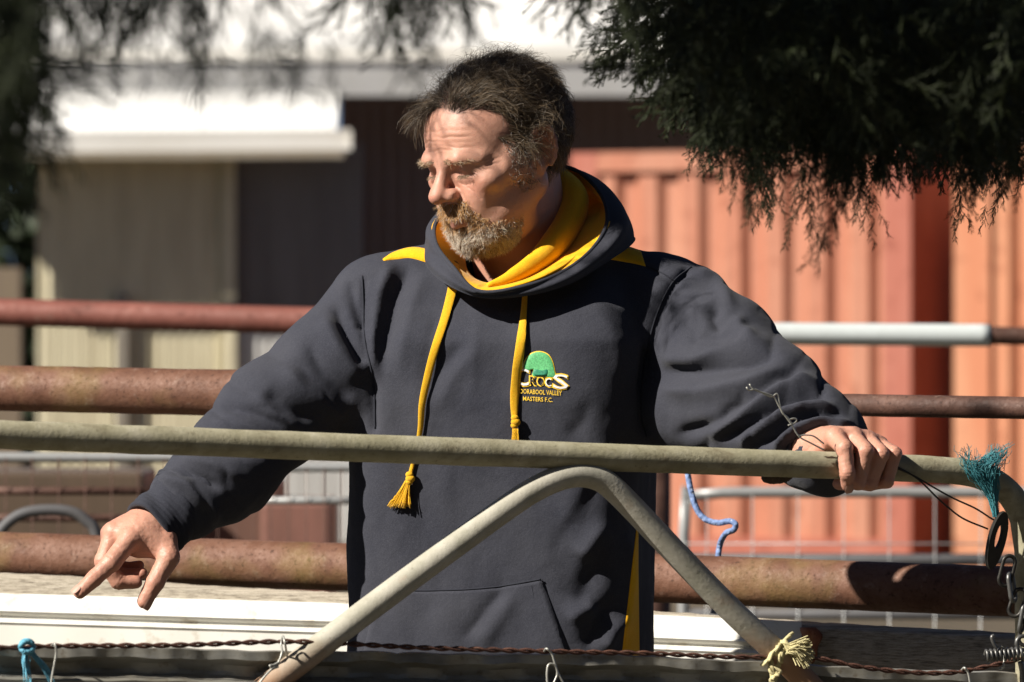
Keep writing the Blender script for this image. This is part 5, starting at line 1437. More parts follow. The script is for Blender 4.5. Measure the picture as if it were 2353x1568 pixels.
for i in range(NR):
    f = i / NR
    row = []
    for j in range(26):
        t = j / 25
        p = inW[i] * (1 - t) + rimW[i] * t
        sag = math.sin(math.pi * t)
        p = p + rad[i] * (0.012 + 0.018 * math.sin(math.pi * f)) * sag * 0.8 + np.array([0, 0, 0.002]) * sag
        p = p + rad[i] * (0.0055 * math.sin(9 * f * 2 * math.pi * 0.5 + 5 * t + 1.0) + 0.004 * math.sin(23 * f + 9 * t)) * sag
        row.append(p)
    Gi.append(row)
    row = []
    for j in range(22):
        t = j / 21
        p = rimW[i] * (1 - t) + outW[i] * t
        sag = math.sin(math.pi * min(t * 1.05, 1))
        p = p + (rad[i] * 0.85 + np.array([0, 0, 0.35])) * blg[i] * sag
        p = p + rad[i] * 0.003 * math.sin(17 * f + 7 * t) * sag
        row.append(p)
    Go.append(row)
mb = MB(); mb.grid(Gi, closed=True); lining = sub(mb.build('hood_lining', M_GOLD))
mb = MB(); mb.grid(Go, closed=True); hood = sub(mb.build('hood', M_NAVY))
mb = MB(); mb.tube(rimW + rad * 0.0015 - np.array([0, 0, 0.0012]), 0.0028, 8, closed=True); sub(mb.build('hood_hem', M_NAVY))
for o in (lining, hood):
    m = o.modifiers.new('thick', 'SOLIDIFY'); m.thickness = 0.002; m.offset = 0
roll = [(1270, 395, 0.110), (1312, 440, 0.060), (1318, 480, 0.030), (1290, 540, -0.020), (1235, 600, -0.075), (1170, 640, -0.110), (1120, 656, -0.125)]
mb = MB(); mb.tube(spline(WA(roll), 50), list(np.interp(np.linspace(0, 1, 50), [0, 0.25, 0.55, 0.85, 1], [0.014, 0.020, 0.019, 0.011, 0.003])), 20)
sub(mb.build('lining_fold', M_GOLD))
# black T-shirt collar at the throat
mb = MB(); c = np.array([-0.012, -0.005, 1.487])
ring = [c + np.array([0.066 * math.cos(t), 0.078 * math.sin(t) + 0.01, -0.010 + 0.016 * math.sin(t) * 1.0]) for t in th]
mb.tube(ring, 0.007, 10, closed=True)
G = []
for k in range(2):
    G.append([c + np.array([(0.066 + 0.006 * k) * math.cos(t), (0.078 + 0.004 * k) * math.sin(t) + 0.01, -0.010 - 0.008 * k + 0.016 * math.sin(t)]) for t in th] )
G = [r + [r[0]] for r in G]
mb.grid(G)
tshirt = mb.build('tshirt_collar', M_TSHIRT); reparent(tshirt, person)

# draw cords: flat ribbons lying on the cloth, knot and tassel
HB2 = None
def cord(pl, width, tassel, knot, name='drawcord', start_off=0.010):
    C = spline(pl, 70); Wd = np.interp(np.linspace(0, 1, 70), np.linspace(0, 1, len(width)), width)
    mb = MB(); G = []
    for i, q in enumerate(C):
        p, n = on_cloth(q[0], q[1], 0.0)
        if p is None: continue
        tdir = C[min(i + 1, 69)] - C[max(i - 1, 0)]; tdir /= np.linalg.norm(tdir)
        side = Vector((tdir[1], 0, tdir[0])).normalized()
        lift = 0.0035 + start_off * max(0, 1 - i / 14) + 0.004 * math.sin(i / 69 * math.pi) ** 2
        c_ = Vector(p) + Vector((0, -1, 0)) * lift
        tw = 0.35 * math.sin(i / 69 * 7)
        row = []
        for k in range(11):
            a = 2 * math.pi * k / 10
            lx, ly = math.cos(a) * Wd[i] * 0.5, math.sin(a) * 0.0017
            row.append(tuple(c_ + side * (lx * math.cos(tw)) + Vector((0, -1, 0)) * (lx * math.sin(tw) + ly)))
        G.append(row)
    mb.grid(G)
    o = sub(mb.build(name, M_CORD))
    if knot:
        p, n = on_cloth(knot[0], knot[1], 0.0); c_ = Vector(p) + Vector((0, -0.008, 0))
        kb = MB()
        for k, (du, dv, r) in enumerate(((0, -7, 0.0052), (2, 2, 0.0064), (-1, 10, 0.0050))):
            q = c_ + Vector((du * PX, 0, -dv * PX)); G = []
            for i in range(9):
                ph = math.pi * i / 8
                G.append([tuple(q + Vector((r * math.sin(ph) * math.cos(f), r * 0.8 * math.sin(ph) * math.sin(f), r * 0.85 * math.cos(ph)))) for f in np.linspace(0, 2 * math.pi, 13)])
            kb.grid(G)
        sub(kb.build('cord_knot', M_CORD))
    if tassel:
        (u0, v0), (u1, v1), spread = tassel
        tb = MB()
        for k in range(90):
            s0 = random.uniform(-1, 1); s1 = s0 + random.uniform(-0.35, 0.35); dd = random.uniform(-1, 1)
            pts = []
            for i in range(7):
                t = i / 6
                uu = u0 + (u1 - u0) * t + s0 * 6 * (1 - t) + s1 * spread * t ** 1.3; vv = v0 + (v1 + random.uniform(-5, 6) - v0) * t
                p, n = on_cloth(uu, vv, 0.0)
                if p is None: break
                pts.append(Vector(p) + Vector((0, -0.0075 + 0.003 * dd - 0.001 * t, 0)))
            if len(pts) > 2: tb.tube(pts, 0.00065, 4)
        sub(tb.build('cord_tassel', M_CORD))
cord([(1046, 612), (1040, 660), (1022, 730), (1000, 800), (982, 870), (970, 930), (966, 985), (955, 1040), (942, 1092)], [0.0120, 0.0125, 0.0115, 0.0108, 0.0105, 0.0100, 0.0080, 0.0050, 0.0055], ((938, 1104), (917, 1163), 22), (941, 1098))
cord([(1207, 657), (1204, 710), (1196, 790), (1187, 860), (1182, 920), (1182, 962)], [0.0060, 0.0085, 0.0120, 0.0135, 0.0125, 0.0080], ((1184, 985), (1184, 1042), 10), (1183, 968))

# embroidered crest: lettering plus a plain green shape, stitched on the left chest
M_YTH = m_plain('yellow_thread', (0.85, 0.55, 0.03), 0.6, nscale=400)
M_WTH = m_plain('white_thread', (0.75, 0.75, 0.75), 0.6, nscale=400)
M_GTH = m_plain('green_thread', (0.10, 0.42, 0.16), 0.55, nscale=500, var=0.35)
M_DTH = m_plain('dark_green_thread', (0.02, 0.22, 0.12), 0.55, nscale=500, var=0.3)
def stitch(name, text, u0, u1, v0, v1, mat, off, slope=0.085, bold=0.0):
    cu = bpy.data.curves.new(name, 'FONT'); cu.body = text; cu.offset = bold; cu.resolution_u = 2
    ob = bpy.data.objects.new(name, cu); COL.objects.link(ob)
    dg = bpy.context.evaluated_depsgraph_get()
    me = bpy.data.meshes.new_from_object(ob.evaluated_get(dg))
    bpy.data.objects.remove(ob); bpy.data.curves.remove(cu)
    bm = bmesh.new(); bm.from_mesh(me); bmesh.ops.triangulate(bm, faces=bm.faces)
    V = np.array([vv.co[:2] for vv in bm.verts]); F = [[q.index for q in f.verts] for f in bm.faces]
    bm.free(); bpy.data.meshes.remove(me)
    lo, hi = V.min(0), V.max(0)
    out = []
    for a, b in V:
        s_ = (a - lo[0]) / (hi[0] - lo[0]); t = (b - lo[1]) / (hi[1] - lo[1])
        uu = u0 + s_ * (u1 - u0); vv = v1 + t * (v0 - v1) + (uu - 1200) * slope
        p, n = on_cloth(uu, vv, off); out.append(tuple(p))
    return sub(mesh_obj(name, out, F, mat, smooth=False))
for ch, a, b, v0, v1 in (('C', 1182, 1217, 846, 888), ('R', 1217, 1232, 863, 884), ('O', 1234, 1250, 863, 884), ('C', 1252, 1268, 863, 885), ('S', 1270, 1307, 852, 888)):
    stitch('crest_letter_edge', ch, a - 1.5, b + 1.5, v0 - 1.5, v1 + 1.5, M_YTH, 0.0012, bold=0.035)
    stitch('crest_letter', ch, a + 1.5, b - 1.5, v0 + 1.5, v1 - 1.5, M_WTH if ch in 'CS' else M_SEAM, 0.0022, bold=0.0)
stitch('crest_lettering', 'MOORABOOL VALLEY', 1186, 1291, 894, 905, M_YTH, 0.0014, 0.05, bold=0.006)
stitch('crest_lettering', 'MASTERS F.C.', 1202, 1270, 911, 921, M_YTH, 0.0014, 0.05, bold=0.006)
def stitched_shape(name, pl, mat, off):
    c = np.mean(pl, 0); ring = spline_closed(pl, 40); V = []; F = []
    for k in range(5):
        for q in ring:
            w_ = c + (q - c) * (1 - k / 5); V.append(tuple(on_cloth(w_[0], w_[1], off + 0.0012 * (k > 0))[0]))
    V.append(tuple(on_cloth(c[0], c[1], off + 0.0012)[0]))
    for k in range(4):
        for i in range(40): F.append((k * 40 + i, k * 40 + (i + 1) % 40, (k + 1) * 40 + (i + 1) % 40, (k + 1) * 40 + i))
    for i in range(40): F.append((160 + i, 160 + (i + 1) % 40, 200))
    return sub(mesh_obj(name, V, F, mat))
dome = [(1203, 846), (1209, 826), (1222, 813), (1240, 809), (1258, 815), (1268, 830), (1273, 850), (1274, 866), (1250, 866), (1224, 864), (1226, 850), (1212, 852)]
stitched_shape('crest_shape_edge', [(1238 + (a - 1238) * 1.06, 840 + (b - 840) * 1.07) for a, b in dome], M_YTH, 0.0008)
stitched_shape('crest_shape', dome, M_GTH, 0.0016)
stitched_shape('crest_shape', [(1228, 850), (1246, 852), (1258, 850), (1257, 862), (1240, 864), (1227, 862)], M_DTH, 0.0030)

# trousers and boots (below the bottom rail)
M_JEAN = m_plain('dark_denim', (0.02, 0.026, 0.045), 0.9, nscale=60)
S = SDF((-0.30, -0.20, 0.05), (0.30, 0.30, 1.0), 0.008)
S.loft_z([(0.78, -0.012, 0.03, 0.170, 0.115, -0.15), (0.98, -0.012, 0.03, 0.165, 0.115, -0.15)], 0.04)
for s in (-1, 1): S.chain([(s * 0.09 - 0.01, 0.03, 0.84), (s * 0.105, 0.02, 0.50), (s * 0.11, 0.06, 0.09)], [0.098, 0.080, 0.070], 0.03)
V_, Q_ = S.mesh(2); V_ = V_ + vnormals(V_, Q_) * (0.004 * vnoise(V_, 22, 3))[:, None]
o = mesh_obj('trousers', V_, Q_, M_JEAN); reparent(o, person)
M_BOOT = m_plain('brown_leather', (0.07, 0.04, 0.022), 0.6, nscale=40)
for s in (-1, 1):
    S = SDF((s * 0.11 - 0.09, -0.20, -0.01), (s * 0.11 + 0.09, 0.17, 0.22), 0.006)
    S.cap((s * 0.11, 0.07, 0.045), (s * 0.125, -0.12, 0.035), 0.042, 0.040, 0.03); S.cap((s * 0.11, 0.07, 0.05), (s * 0.11, 0.06, 0.16), 0.045, 0.050, 0.03)
    sl, X_, Y_, Z_ = S.sub((-9, -9, -9), (9, 9, 9)); S.F = np.maximum(S.F, -(Z_ - 0.006) + 0 * S.F)
    V_, Q_ = S.mesh(1); o = mesh_obj('boot', V_, Q_, M_BOOT); reparent(o, person)
# ================================================================== the gate in front
t = NT('olive_pipe'); n1 = t.noise(30, 7, 0.65); n2 = t.noise(180, 5, 0.6); n3 = t.noise(5, 3); n4 = t.noise(60, 5, 0.6, t.mapping((0.3, 1, 1)))
col = t.ramp(n1, [(0.3, (0.25, 0.23, 0.15)), (0.55, (0.36, 0.335, 0.235)), (0.75, (0.46, 0.43, 0.33))])
col = t.mix(t.ramp(n4, [(0.55, (0, 0, 0)), (0.72, (0.6,) * 3)]), col, (0.15, 0.115, 0.07))
col = t.mix(t.ramp(n2, [(0.60, (0, 0, 0)), (0.74, (0.6,) * 3)]), col, (0.07, 0.06, 0.035))
col = t.mix(t.ramp(n3, [(0.5, (0, 0, 0)), (0.75, (0.35,) * 3)]), col, (0.26, 0.25, 0.13))
t.color(col).set(Roughness=0.78, Specular_IOR_Level=0.3, Metallic=0.0); b = t.bump(n2, 0.5, 0.0012); t.bump(n1, 0.3, 0.003, prev=b); M_OLIVE = t.m
t = NT('pale_galvanised_pipe'); n1 = t.noise(26, 7, 0.65); n2 = t.noise(200, 5, 0.6); n3 = t.noise(11, 5, 0.7); sx_ = t.n('ShaderNodeSeparateXYZ'); t.link(t.tc.outputs['Object'], sx_.inputs[0])
col = t.ramp(n1, [(0.3, (0.34, 0.33, 0.26)), (0.6, (0.47, 0.45, 0.38)), (0.8, (0.55, 0.53, 0.45))])
lowr = t.math('ADD', t.ramp(n3, [(0.60, (0, 0, 0)), (0.74, (0.45,) * 3)]), t.ramp(t.math('SUBTRACT', 1.075, t.math('ADD', sx_.outputs[2], t.math('MULTIPLY', n3, 0.08))), [(0.0, (0, 0, 0)), (0.05, (0.9,) * 3)]), clamp=True)
col = t.mix(lowr, col, (0.33, 0.17, 0.085)); col = t.mix(t.ramp(n2, [(0.62, (0, 0, 0)), (0.75, (0.5,) * 3)]), col, (0.12, 0.10, 0.07))
t.color(col).set(Roughness=0.65, Specular_IOR_Level=0.35, Metallic=0.05); b = t.bump(n2, 0.4, 0.001); t.bump(n1, 0.3, 0.003, prev=b); M_PALEBRACE = t.m
gate = empty('pipe_gate', (0, float(gate_at(1176)[1]), 0.0)); tag(gate, 'old pipe gate with inverted V brace in front of the man', 'gate')
def GY(u): return float(gate_at(u)[1])
def GP(o): return reparent(o, gate)
def gW(u, v, dy=0.0): return W(u, v, GY(u) + dy)
# top pipe with its rounded end
pts = [GA0 - GT * 0.15] + [GA0 + (GA1 - GA0) * k / 30 for k in range(31)]
endc = [(2205, 1084), (2250, 1093), (2295, 1113), (2328, 1145), (2350, 1190), (2360, 1250), (2364, 1400), (2368, 1700), (2370, 2300)]
pts += [np.array(gW(a, b_)) for a, b_ in endc]
mb = MB(); C = spline(np.array(pts), 260); mb.tube(C, PIPE_R, 30)
V = np.array(mb.v); V += (0.0005 * vnoise(V, 35, 2))[:, None]; mb.v = [tuple(q) for q in V]
GP(mb.build('top_pipe', M_OLIVE))
L_ = [(440, 1712), (600, 1590), (745, 1478), (900, 1361), (1060, 1243), (1180, 1156), (1240, 1119), (1290, 1098), (1335, 1091), (1378, 1101), (1412, 1126), (1460, 1174), (1560, 1279), (1680, 1402), (1790, 1505), (1860, 1575), (1960, 1680)]
mb = MB(); C = spline(np.array([gW(a, b_, -0.004) for a, b_ in L_]), 200)
mb.tube(C, 0.0158, 26); GP(mb.build('brace', M_PALEBRACE))
mb = MB(); q = gW(1326, 1077, -0.002); mb.box(q, (0.030, 0.012, 0.020)); mb.box(q + Vector((0.012, 0.004, 0)), (0.010, 0.014, 0.018)); GP(bevel(mb.build('weld_tab', M_OLIVE, smooth=False), 0.002))
# bottom rail: folded galvanised sheet
t = NT('stained_galvanised'); n1 = t.noise(14, 7, 0.65, t.mapping((0.5, 1, 2.0))); n2 = t.noise(90, 5)
col = t.ramp(n1, [(0.3, (0.22, 0.20, 0.15)), (0.55, (0.36, 0.35, 0.31)), (0.75, (0.45, 0.45, 0.43))]); col = t.mix(t.ramp(n2, [(0.58, (0, 0, 0)), (0.7, (0.5,) * 3)]), col, (0.13, 0.09, 0.05))
t.color(col).set(Roughness=0.5, Metallic=0.45, Specular_IOR_Level=0.5); t.bump(n1, 0.3, 0.004); M_STAIN = t.m
mb = MB(); G = []
for u_ in np.linspace(-200, 2420, 180):
    v0 = np.interp(u_, [0, 760, 1494, 1877, 2353], [1484, 1499, 1508, 1531, 1549]) + 1.6 * math.sin(u_ * 0.013) + 1.2 * math.sin(u_ * 0.057) + (3 if 900 < u_ < 925 else 0)
    dn = 0.0025 * math.sin(u_ * 0.031) + 0.0015 * math.sin(u_ * 0.11)
    row = []
    for dv, dy in ((0, 0.020), (-2, 0.006), (1, 0.000), (22 + 2 * math.sin(u_ * 0.02), -0.002 + dn), (25, 0.004 + dn), (34, 0.012), (48, 0.016 + dn), (58, 0.014), (66, 0.002), (70, -0.014), (76, -0.020), (110, -0.020), (112, 0.02)):
        row.append(tuple(gW(u_, v0 + dv, dy)))
    G.append(row)
mb.grid(G); br_ = mb.build('bottom_rail', M_STAIN); auto_edges(br_, 30); GP(br_)
# gate stands on legs outside the view
for uu in (-180, 2400):
    q = gW(uu, 1550, 0.01); mb = MB(); mb.tube([(q.x, q.y + 0.03, 0.0), (q.x, q.y + 0.03, 0.5), (q.x, q.y + 0.03, q.z + 0.2)], 0.02, 14); GP(mb.build('leg', M_OLIVE))

# ---- twisted rusty wire along the bottom rail
M_RWIRE = mat_rust('rusty_wire', (0.05, 0.020, 0.014), (0.095, 0.038, 0.024), (0.16, 0.072, 0.045), 0, 4)
path = spline(np.array([(-150, 1490), (0, 1489), (120, 1485), (400, 1483), (640, 1475), (800, 1480), (1000, 1490), (1300, 1498), (1494, 1502), (1650, 1509), (1760, 1511), (1880, 1514), (1960, 1530), (2050, 1542), (2130, 1547), (2200, 1545), (2260, 1534), (2320, 1520), (2380, 1505)], float), 500)
root = empty('twisted_wire', tuple(gW(1176, 1500, -0.01))); tag(root, 'rusty two strand twisted wire along the gate bottom rail', 'wire')
P0 = np.array([gW(a, b_, -0.012) for a, b_ in path])
s_ = np.concatenate([[0], np.cumsum(np.linalg.norm(np.diff(P0, axis=0), axis=1))])
for k in (0, 1):
    th_ = s_ / 0.046 * 2 * math.pi + math.pi * k
    A_ = P0 + np.stack([0 * th_, 0.0019 * np.cos(th_), 0.0019 * np.sin(th_)], 1)
    mb = MB(); mb.tube(A_, 0.0018, 7); reparent(mb.build('strand', M_RWIRE), root)

def wire(name, strands, r, mat, label, dy=-0.03, cat='wire', n=60, Y=None):
    if len(strands) == 1:
        C = strands[0]; mb = MB()
        P = [gW(a, b_, dy + (c[0] if c else 0)) for a, b_, *c in C]
        mb.tube(spline(np.array(P), n), r, 7); return tag(mb.build(name, mat), label, cat)
    root = empty(name, tuple(gW(strands[0][0][0], strands[0][0][1], dy))); tag(root, label, cat)
    for C in strands:
        P = [gW(a, b_, dy + (c[0] if c else 0)) for a, b_, *c in C]
        mb = MB(); mb.tube(spline(np.array(P), n), r, 7); reparent(mb.build('strand', mat), root)
    return root
M_TIE = m_plain('galvanised_wire', (0.46, 0.46, 0.42), 0.45, 0.5)
M_DWIRE = m_plain('dark_wire', (0.035, 0.033, 0.028), 0.5, 0.4)
A1 = [(1893, 1034), (1862, 1018), (1838, 1005), (1824, 985), (1812, 962), (1797, 948), (1790, 922), (1786, 905), (1772, 912), (1752, 903), (1735, 895), (1722, 897), (1715, 890)]
A2 = [(1893, 1020), (1870, 1003), (1850, 1000), (1834, 1000), (1818, 975), (1800, 950), (1788, 930), (1778, 912), (1762, 905), (1745, 900), (1730, 893), (1722, 883)]
wire('twisted_tie_wire', [A1, A2, [(1822, 975), (1813, 966), (1822, 962), (1830, 964), (1826, 972), (1811, 978)]], 0.00105, M_TIE, 'bent galvanised tie wire sticking up from the hand over the sleeve', dy=-0.026)
wire('tie_wire', [[(660, 1508, 0.02), (655, 1480, 0.0), (650, 1462, 0.01), (646, 1480, 0.012), (648, 1500, 0), (638, 1525, 0), (622, 1540, 0), (600, 1565, 0), (580, 1600, 0)], [(640, 1522), (630, 1528), (620, 1530), (628, 1536), (640, 1532)]], 0.0014, M_TIE, 'grey tie wire looped over the rail left of the brace foot')
wire('tie_wire', [[(118, 1484, 0.02), (126, 1480, 0.0), (129, 1500), (124, 1530), (119, 1560), (115, 1600)]], 0.0014, M_TIE, 'grey tie wire beside the blue twine at bottom left')
wire('tie_wire', [[(1250, 1498, 0.02), (1256, 1491), (1268, 1503), (1275, 1525), (1283, 1548), (1300, 1580)], [(1262, 1590), (1257, 1560), (1258, 1535), (1264, 1526), (1275, 1530), (1280, 1550), (1270, 1575), (1262, 1600)]], 0.0015, M_TIE, 'pale wire loop hanging under the twisted wire at bottom centre')
wire('tie_wire', [[(2210, 1540, 0.02), (2216, 1535), (2224, 1545), (2229, 1570), (2232, 1600)]], 0.0015, M_TIE, 'grey tie wire on the rail at bottom right')
# dark wires from the hand to the chain
wire('dark_wire', [[(2040, 1068, 0.0), (2100, 1094), (2180, 1140), (2240, 1168), (2275, 1190), (2290, 1198)], [(2060, 1072, 0.0), (2110, 1102), (2160, 1150), (2210, 1190), (2270, 1216)]], 0.0012, M_DWIRE, 'pair of thin dark wires from the hand to the chain ring', dy=-0.021)
# ---- chain hanging at the right end
M_CHAIN = m_plain('dark_steel', (0.045, 0.042, 0.038), 0.45, 0.6, nscale=80)
M_CHAIN2 = m_plain('zinc_steel', (0.15, 0.15, 0.145), 0.42, 0.7, nscale=80)
chain = empty('chain', tuple(gW(2300, 1300, -0.02))); tag(chain, 'steel chain with long oval ring hanging from the gate end', 'chain')
def link_(name, c, h, w_, r, tilt, turn, mat, flat=1.0):
    P = []; st = h - w_
    for k in range(24): a = math.pi * k / 23; P.append(Vector((w_ * math.cos(a), 0, st + w_ * math.sin(a))))
    for k in range(24): a = math.pi + math.pi * k / 23; P.append(Vector((w_ * math.cos(a), 0, -st + w_ * math.sin(a))))
    R = Matrix.Rotation(math.radians(tilt), 3, 'Y') @ Matrix.Rotation(math.radians(turn), 3, 'Z')
    mb = MB(); mb.tube([Vector(c) + R @ p for p in P], r, 10, closed=True); reparent(mb.build(name, mat), chain)
cd = -0.024
mb = MB(); c = gW(2291, 1238, cd); R = Matrix.Rotation(math.radians(14), 3, 'Y') @ Matrix.Rotation(math.radians(25), 3, 'Z')
G = []
for k in range(48):
    a = 2 * math.pi * k / 48
    o_ = Vector((0.0122 * math.cos(a), 0, 0.0365 * math.sin(a) * (1.0 if math.sin(a) > 0 else 1.12))); i_ = Vector((0.0046 * math.cos(a), 0, 0.016 * math.sin(a) + 0.003))
    G.append([tuple(c + R @ (o_ * 0.97 + Vector((0, -0.0036, 0)))), tuple(c + R @ o_), tuple(c + R @ (o_ * 0.97 + Vector((0, 0.0036, 0)))), tuple(c + R @ (i_ + Vector((0, 0.0036, 0)))), tuple(c + R @ (i_ * 0.92)), tuple(c + R @ (i_ + Vector((0, -0.0036, 0)))), tuple(c + R @ (o_ * 0.97 + Vector((0, -0.0036, 0))))])
mb.grid(G, closed=True); rg = mb.build('oval_ring', M_CHAIN); auto_edges(rg, 40); reparent(rg, chain)
link_('chain_link', gW(2314, 1312, cd), 0.0195, 0.0085, 0.0026, 14, 20, M_CHAIN)
link_('chain_link', gW(2325, 1350, cd), 0.0180, 0.0080, 0.0030, -8, 65, M_CHAIN2)
link_('chain_link', gW(2338, 1385, cd), 0.0180, 0.0080, 0.0026, 20, -10, M_CHAIN)
link_('chain_link', gW(2350, 1420, cd), 0.0180, 0.0080, 0.0030, 10, 70, M_CHAIN2)
link_('chain_link', gW(2360, 1452, cd), 0.0180, 0.0080, 0.0028, 15, 0, M_CHAIN)
# ---- frayed twine and ropes
def fibres(name, paths, n, r, spread, cols, label, cat='twine', Y=None, dy=-0.022, root_r=0.004):
    t = NT(name + '_fibre'); n1 = t.noise(120, 4)
    t.color(t.ramp(n1, [(0.3, cols[0]), (0.7, cols[1])])).set(Roughness=0.6, Specular_IOR_Level=0.3)
    mb = MB()
    for line in paths:
        C = np.array([gW(a, b_, dy + (c[0] if c else 0)) for a, b_, *c in line]); m_ = len(C)
        for k in range(n):
            th = random.uniform(0, 6.28); q = random.random() ** 0.5
            o0 = np.array([math.cos(th), math.sin(th) * 0.8, 0.3 * math.sin(th)])
            j = rng.normal(0, 1, (m_, 3))
            w_ = np.array(spread)[:m_, None] if len(spread) >= m_ else np.linspace(spread[0], spread[-1], m_)[:, None]
            P = C + o0 * q * w_ + j * w_ * 0.30
            cut = random.uniform(0.55, 1.0)
            S_ = spline(P, 14); S_ = S_[:max(4, int(14 * cut))]
            mb.tube(S_, r * random.uniform(0.7, 1.3), 3, cap=False)
    return tag(mb.build(name, t.m), label, cat)
TEAL = [[(2288, 1186), (2280, 1150), (2262, 1112), (2238, 1085), (2226, 1062, 0.004), (2222, 1040, 0.0), (2216, 1020, -0.004)],
        [(2288, 1186), (2284, 1150), (2280, 1115), (2276, 1090), (2282, 1065, 0.002), (2294, 1040, 0.0), (2304, 1018, -0.003)],
        [(2288, 1186), (2282, 1150), (2266, 1115), (2250, 1085), (2262, 1060, 0.0), (2285, 1046, 0.0), (2298, 1026, -0.004)]]
fibres('frayed_twine', TEAL, 95, 0.00036, [0.003, 0.0040, 0.007, 0.010, 0.012, 0.013, 0.016], [(0.035, 0.19, 0.23), (0.10, 0.34, 0.38)], 'frayed teal twine tied round the gate end above the chain')
BLUE = [[(64, 1490), (58, 1520), (62, 1550), (64, 1600)], [(62, 1490), (84, 1515), (105, 1540), (122, 1575), (128, 1600)]]
fibres('blue_twine', BLUE, 26, 0.00055, [0.003, 0.004, 0.004, 0.005, 0.005], [(0.10, 0.36, 0.50), (0.22, 0.52, 0.66)], 'bright blue twine knotted on the wire at bottom left')
mb = MB()
for k in range(4):
    P = [gW(62 + 15 * math.cos(a + k), 1486 + 14 * math.sin(a + k) * (0.7 + 0.1 * k), -0.026 - 0.004 * math.sin(a * 2 + k)) for a in np.linspace(0, 5.5, 26)]
    mb.tube(P, 0.0030, 7)
tag(mb.build('twine_knot', m_plain('blue_poly', (0.12, 0.38, 0.52), 0.6, nscale=200, var=0.4)), 'blue knot at the top of the bottom left twine', 'knot')
M_ROPE = m_plain('cream_rope', (0.56, 0.50, 0.27), 0.85, nscale=150, var=0.3, bump=0.6)
rp = empty('cream_rope', tuple(gW(1800, 1500, -0.03))); tag(rp, 'cream rope knotted round the brace foot at lower right', 'rope')
for C in ([(1818, 1458, -0.012), (1806, 1470, -0.020), (1790, 1486, -0.022), (1775, 1500, -0.02), (1768, 1515, -0.018), (1752, 1528, -0.012)],
          [(1790, 1482, -0.01), (1800, 1475, -0.022), (1812, 1490, -0.026), (1800, 1505, -0.022), (1784, 1498, -0.02), (1790, 1482, -0.024)],
          [(1798, 1478, -0.016), (1796, 1500, -0.024), (1793, 1518, -0.02), (1792, 1528, -0.016)],
          [(1770, 1510, -0.01), (1772, 1535, -0.016), (1778, 1555, -0.016), (1782, 1585, -0.012)],
          [(1780, 1530, -0.016), (1790, 1548, -0.02), (1774, 1560, -0.018), (1786, 1580, -0.014)]):
    P = spline(np.array([gW(a, b_, c) for a, b_, c in C]), 40); mb = MB()
    for k in range(3):
        th_ = np.linspace(0, 9, 40) + 2.094 * k
        mb.tube(P + 0.0022 * np.stack([np.cos(th_), np.sin(th_) * 0.6, np.sin(th_ + 1)], 1), 0.0022, 6)
    reparent(mb.build('rope_strand', M_ROPE), rp)
mb = MB()
for k in range(150):
    a = random.uniform(-0.55, 0.75); l = random.uniform(35, 62)
    u0, v0 = 1808 + random.uniform(-6, 6), 1492 + random.uniform(-9, 9)
    P = [gW(u0, v0, -0.024), gW(u0 + l * 0.5 * math.cos(a * 0.7), v0 + l * 0.5 * math.sin(a * 0.7) - 2, -0.030 + random.uniform(-0.006, 0.006)), gW(u0 + l * math.cos(a), v0 + l * math.sin(a) + 6, -0.028 + random.uniform(-0.012, 0.008))]
    mb.tube(spline(np.array(P), 8), 0.0008, 4, cap=False)
reparent(mb.build('frayed_end', M_ROPE), rp)
# blue flecked rope hanging behind
t = NT('flecked_rope'); v1 = t.voronoi(170, feature='F1'); n1 = t.noise(90, 3)
col = t.mix(t.ramp(v1, [(0.10, (0.8, 0.8, 0.8)), (0.22, (0, 0, 0))]), t.ramp(n1, [(0.3, (0.12, 0.19, 0.38)), (0.7, (0.22, 0.32, 0.56))]), (0.70, 0.70, 0.66))
t.color(col).set(Roughness=0.8); t.bump(v1, 0.8, 0.002)
RB = [(1560, 960), (1572, 1030), (1580, 1085), (1588, 1130), (1602, 1172), (1622, 1194), (1650, 1202), (1676, 1198), (1690, 1205), (1686, 1218), (1668, 1226), (1655, 1250), (1649, 1290), (1645, 1340), (1644, 1385), (1640, 1410)]
P = [W(a, b_, FY(a) + 0.06 + (0.03 if b_ > 1240 else 0)) for a, b_ in RB]
mb = MB(); S_ = spline(np.array(P), 120)
mb.tube(S_, 0.0044, 12)
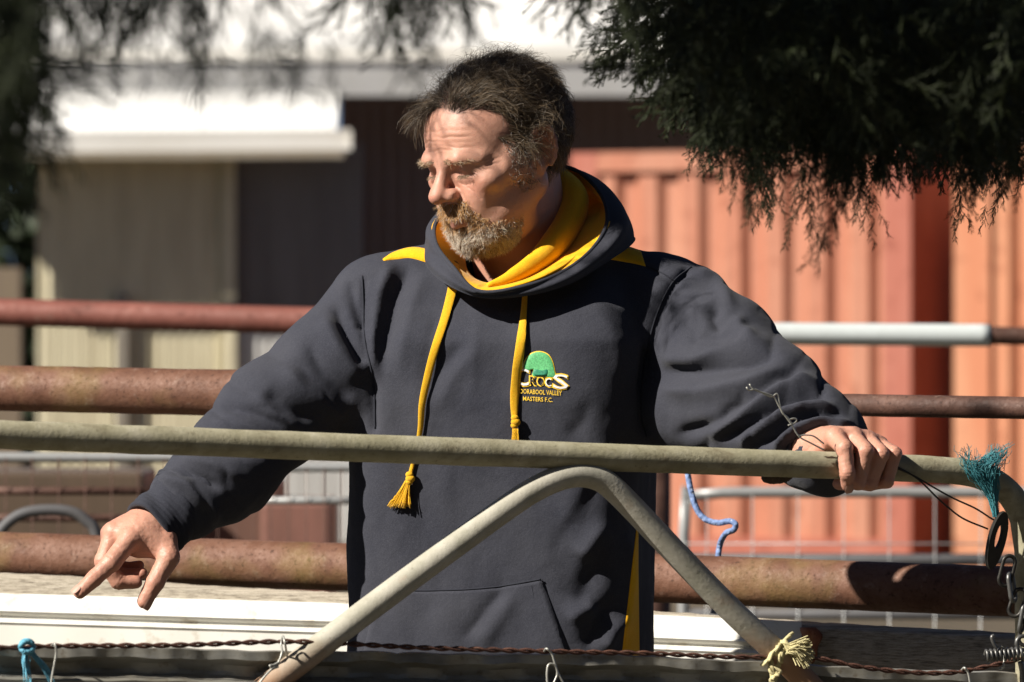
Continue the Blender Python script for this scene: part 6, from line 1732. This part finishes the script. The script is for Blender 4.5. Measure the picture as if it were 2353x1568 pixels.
tag(mb.build('blue_rope', t.m), 'blue rope with white flecks hanging behind the rusty rail', 'rope')
# spring and hook at the lower right
sp = empty('spring', tuple(gW(2310, 1508, -0.03))); tag(sp, 'short grey coil spring and hook at the lower right corner', 'spring')
A_ = np.array(gW(2264, 1507, -0.03)); B_ = np.array(gW(2352, 1502, -0.03)); P = []
for k in range(220):
    s2 = k / 219; a = s2 * 2 * math.pi * 9; rr = 0.0066 + 0.001 * s2
    P.append(A_ + (B_ - A_) * s2 + np.array([0, rr * math.cos(a), rr * math.sin(a)]))
mb = MB(); mb.tube(P, 0.0021, 7); reparent(mb.build('coil', M_CHAIN2), sp)
mb = MB(); mb.tube(spline(np.array([gW(2290, 1490, -0.034), gW(2283, 1478, -0.034), gW(2279, 1465, -0.034), gW(2284, 1460, -0.034)]), 20), 0.0024, 7); reparent(mb.build('hook', M_CHAIN2), sp)
mb = MB(); mb.tube([gW(2300 + 8 * math.cos(a), 1512 + 26 * math.sin(a), -0.030 + 0.012 * math.cos(a)) for a in np.linspace(-1.8, 1.8, 30)], 0.0014, 7); reparent(mb.build('tie', M_TIE), sp)
mb = MB(); mb.tube([gW(2352 + 16 * math.cos(a), 1478 + 16 * math.sin(a), -0.03) for a in np.linspace(0, 5.4, 30)], 0.0028, 8); reparent(mb.build('ring', M_CHAIN2), sp)
mb = MB(); mb.tube(spline(np.array([gW(2345, 1520, -0.03), gW(2350, 1545, -0.03), gW(2352, 1580, -0.03)]), 10), 0.004, 8); reparent(mb.build('shank', M_CHAIN2), sp)
# bit of bark caught under the pipe
mb = MB(); P = [np.array(gW(a, b_, 0.012)) for a, b_ in ((1752, 1096), (1775, 1100), (1800, 1098), (1822, 1093))]
mb.tube(spline(np.array(P), 16), [0.0035, 0.006, 0.0068, 0.007, 0.0072, 0.0075, 0.0072, 0.0070, 0.0068, 0.0066, 0.0064, 0.006, 0.0058, 0.005, 0.004, 0.002], 9, wob=0.12)
tag(mb.build('stick', M_BARK), 'short brown stick wedged under the top pipe beside the cuff', 'stick')
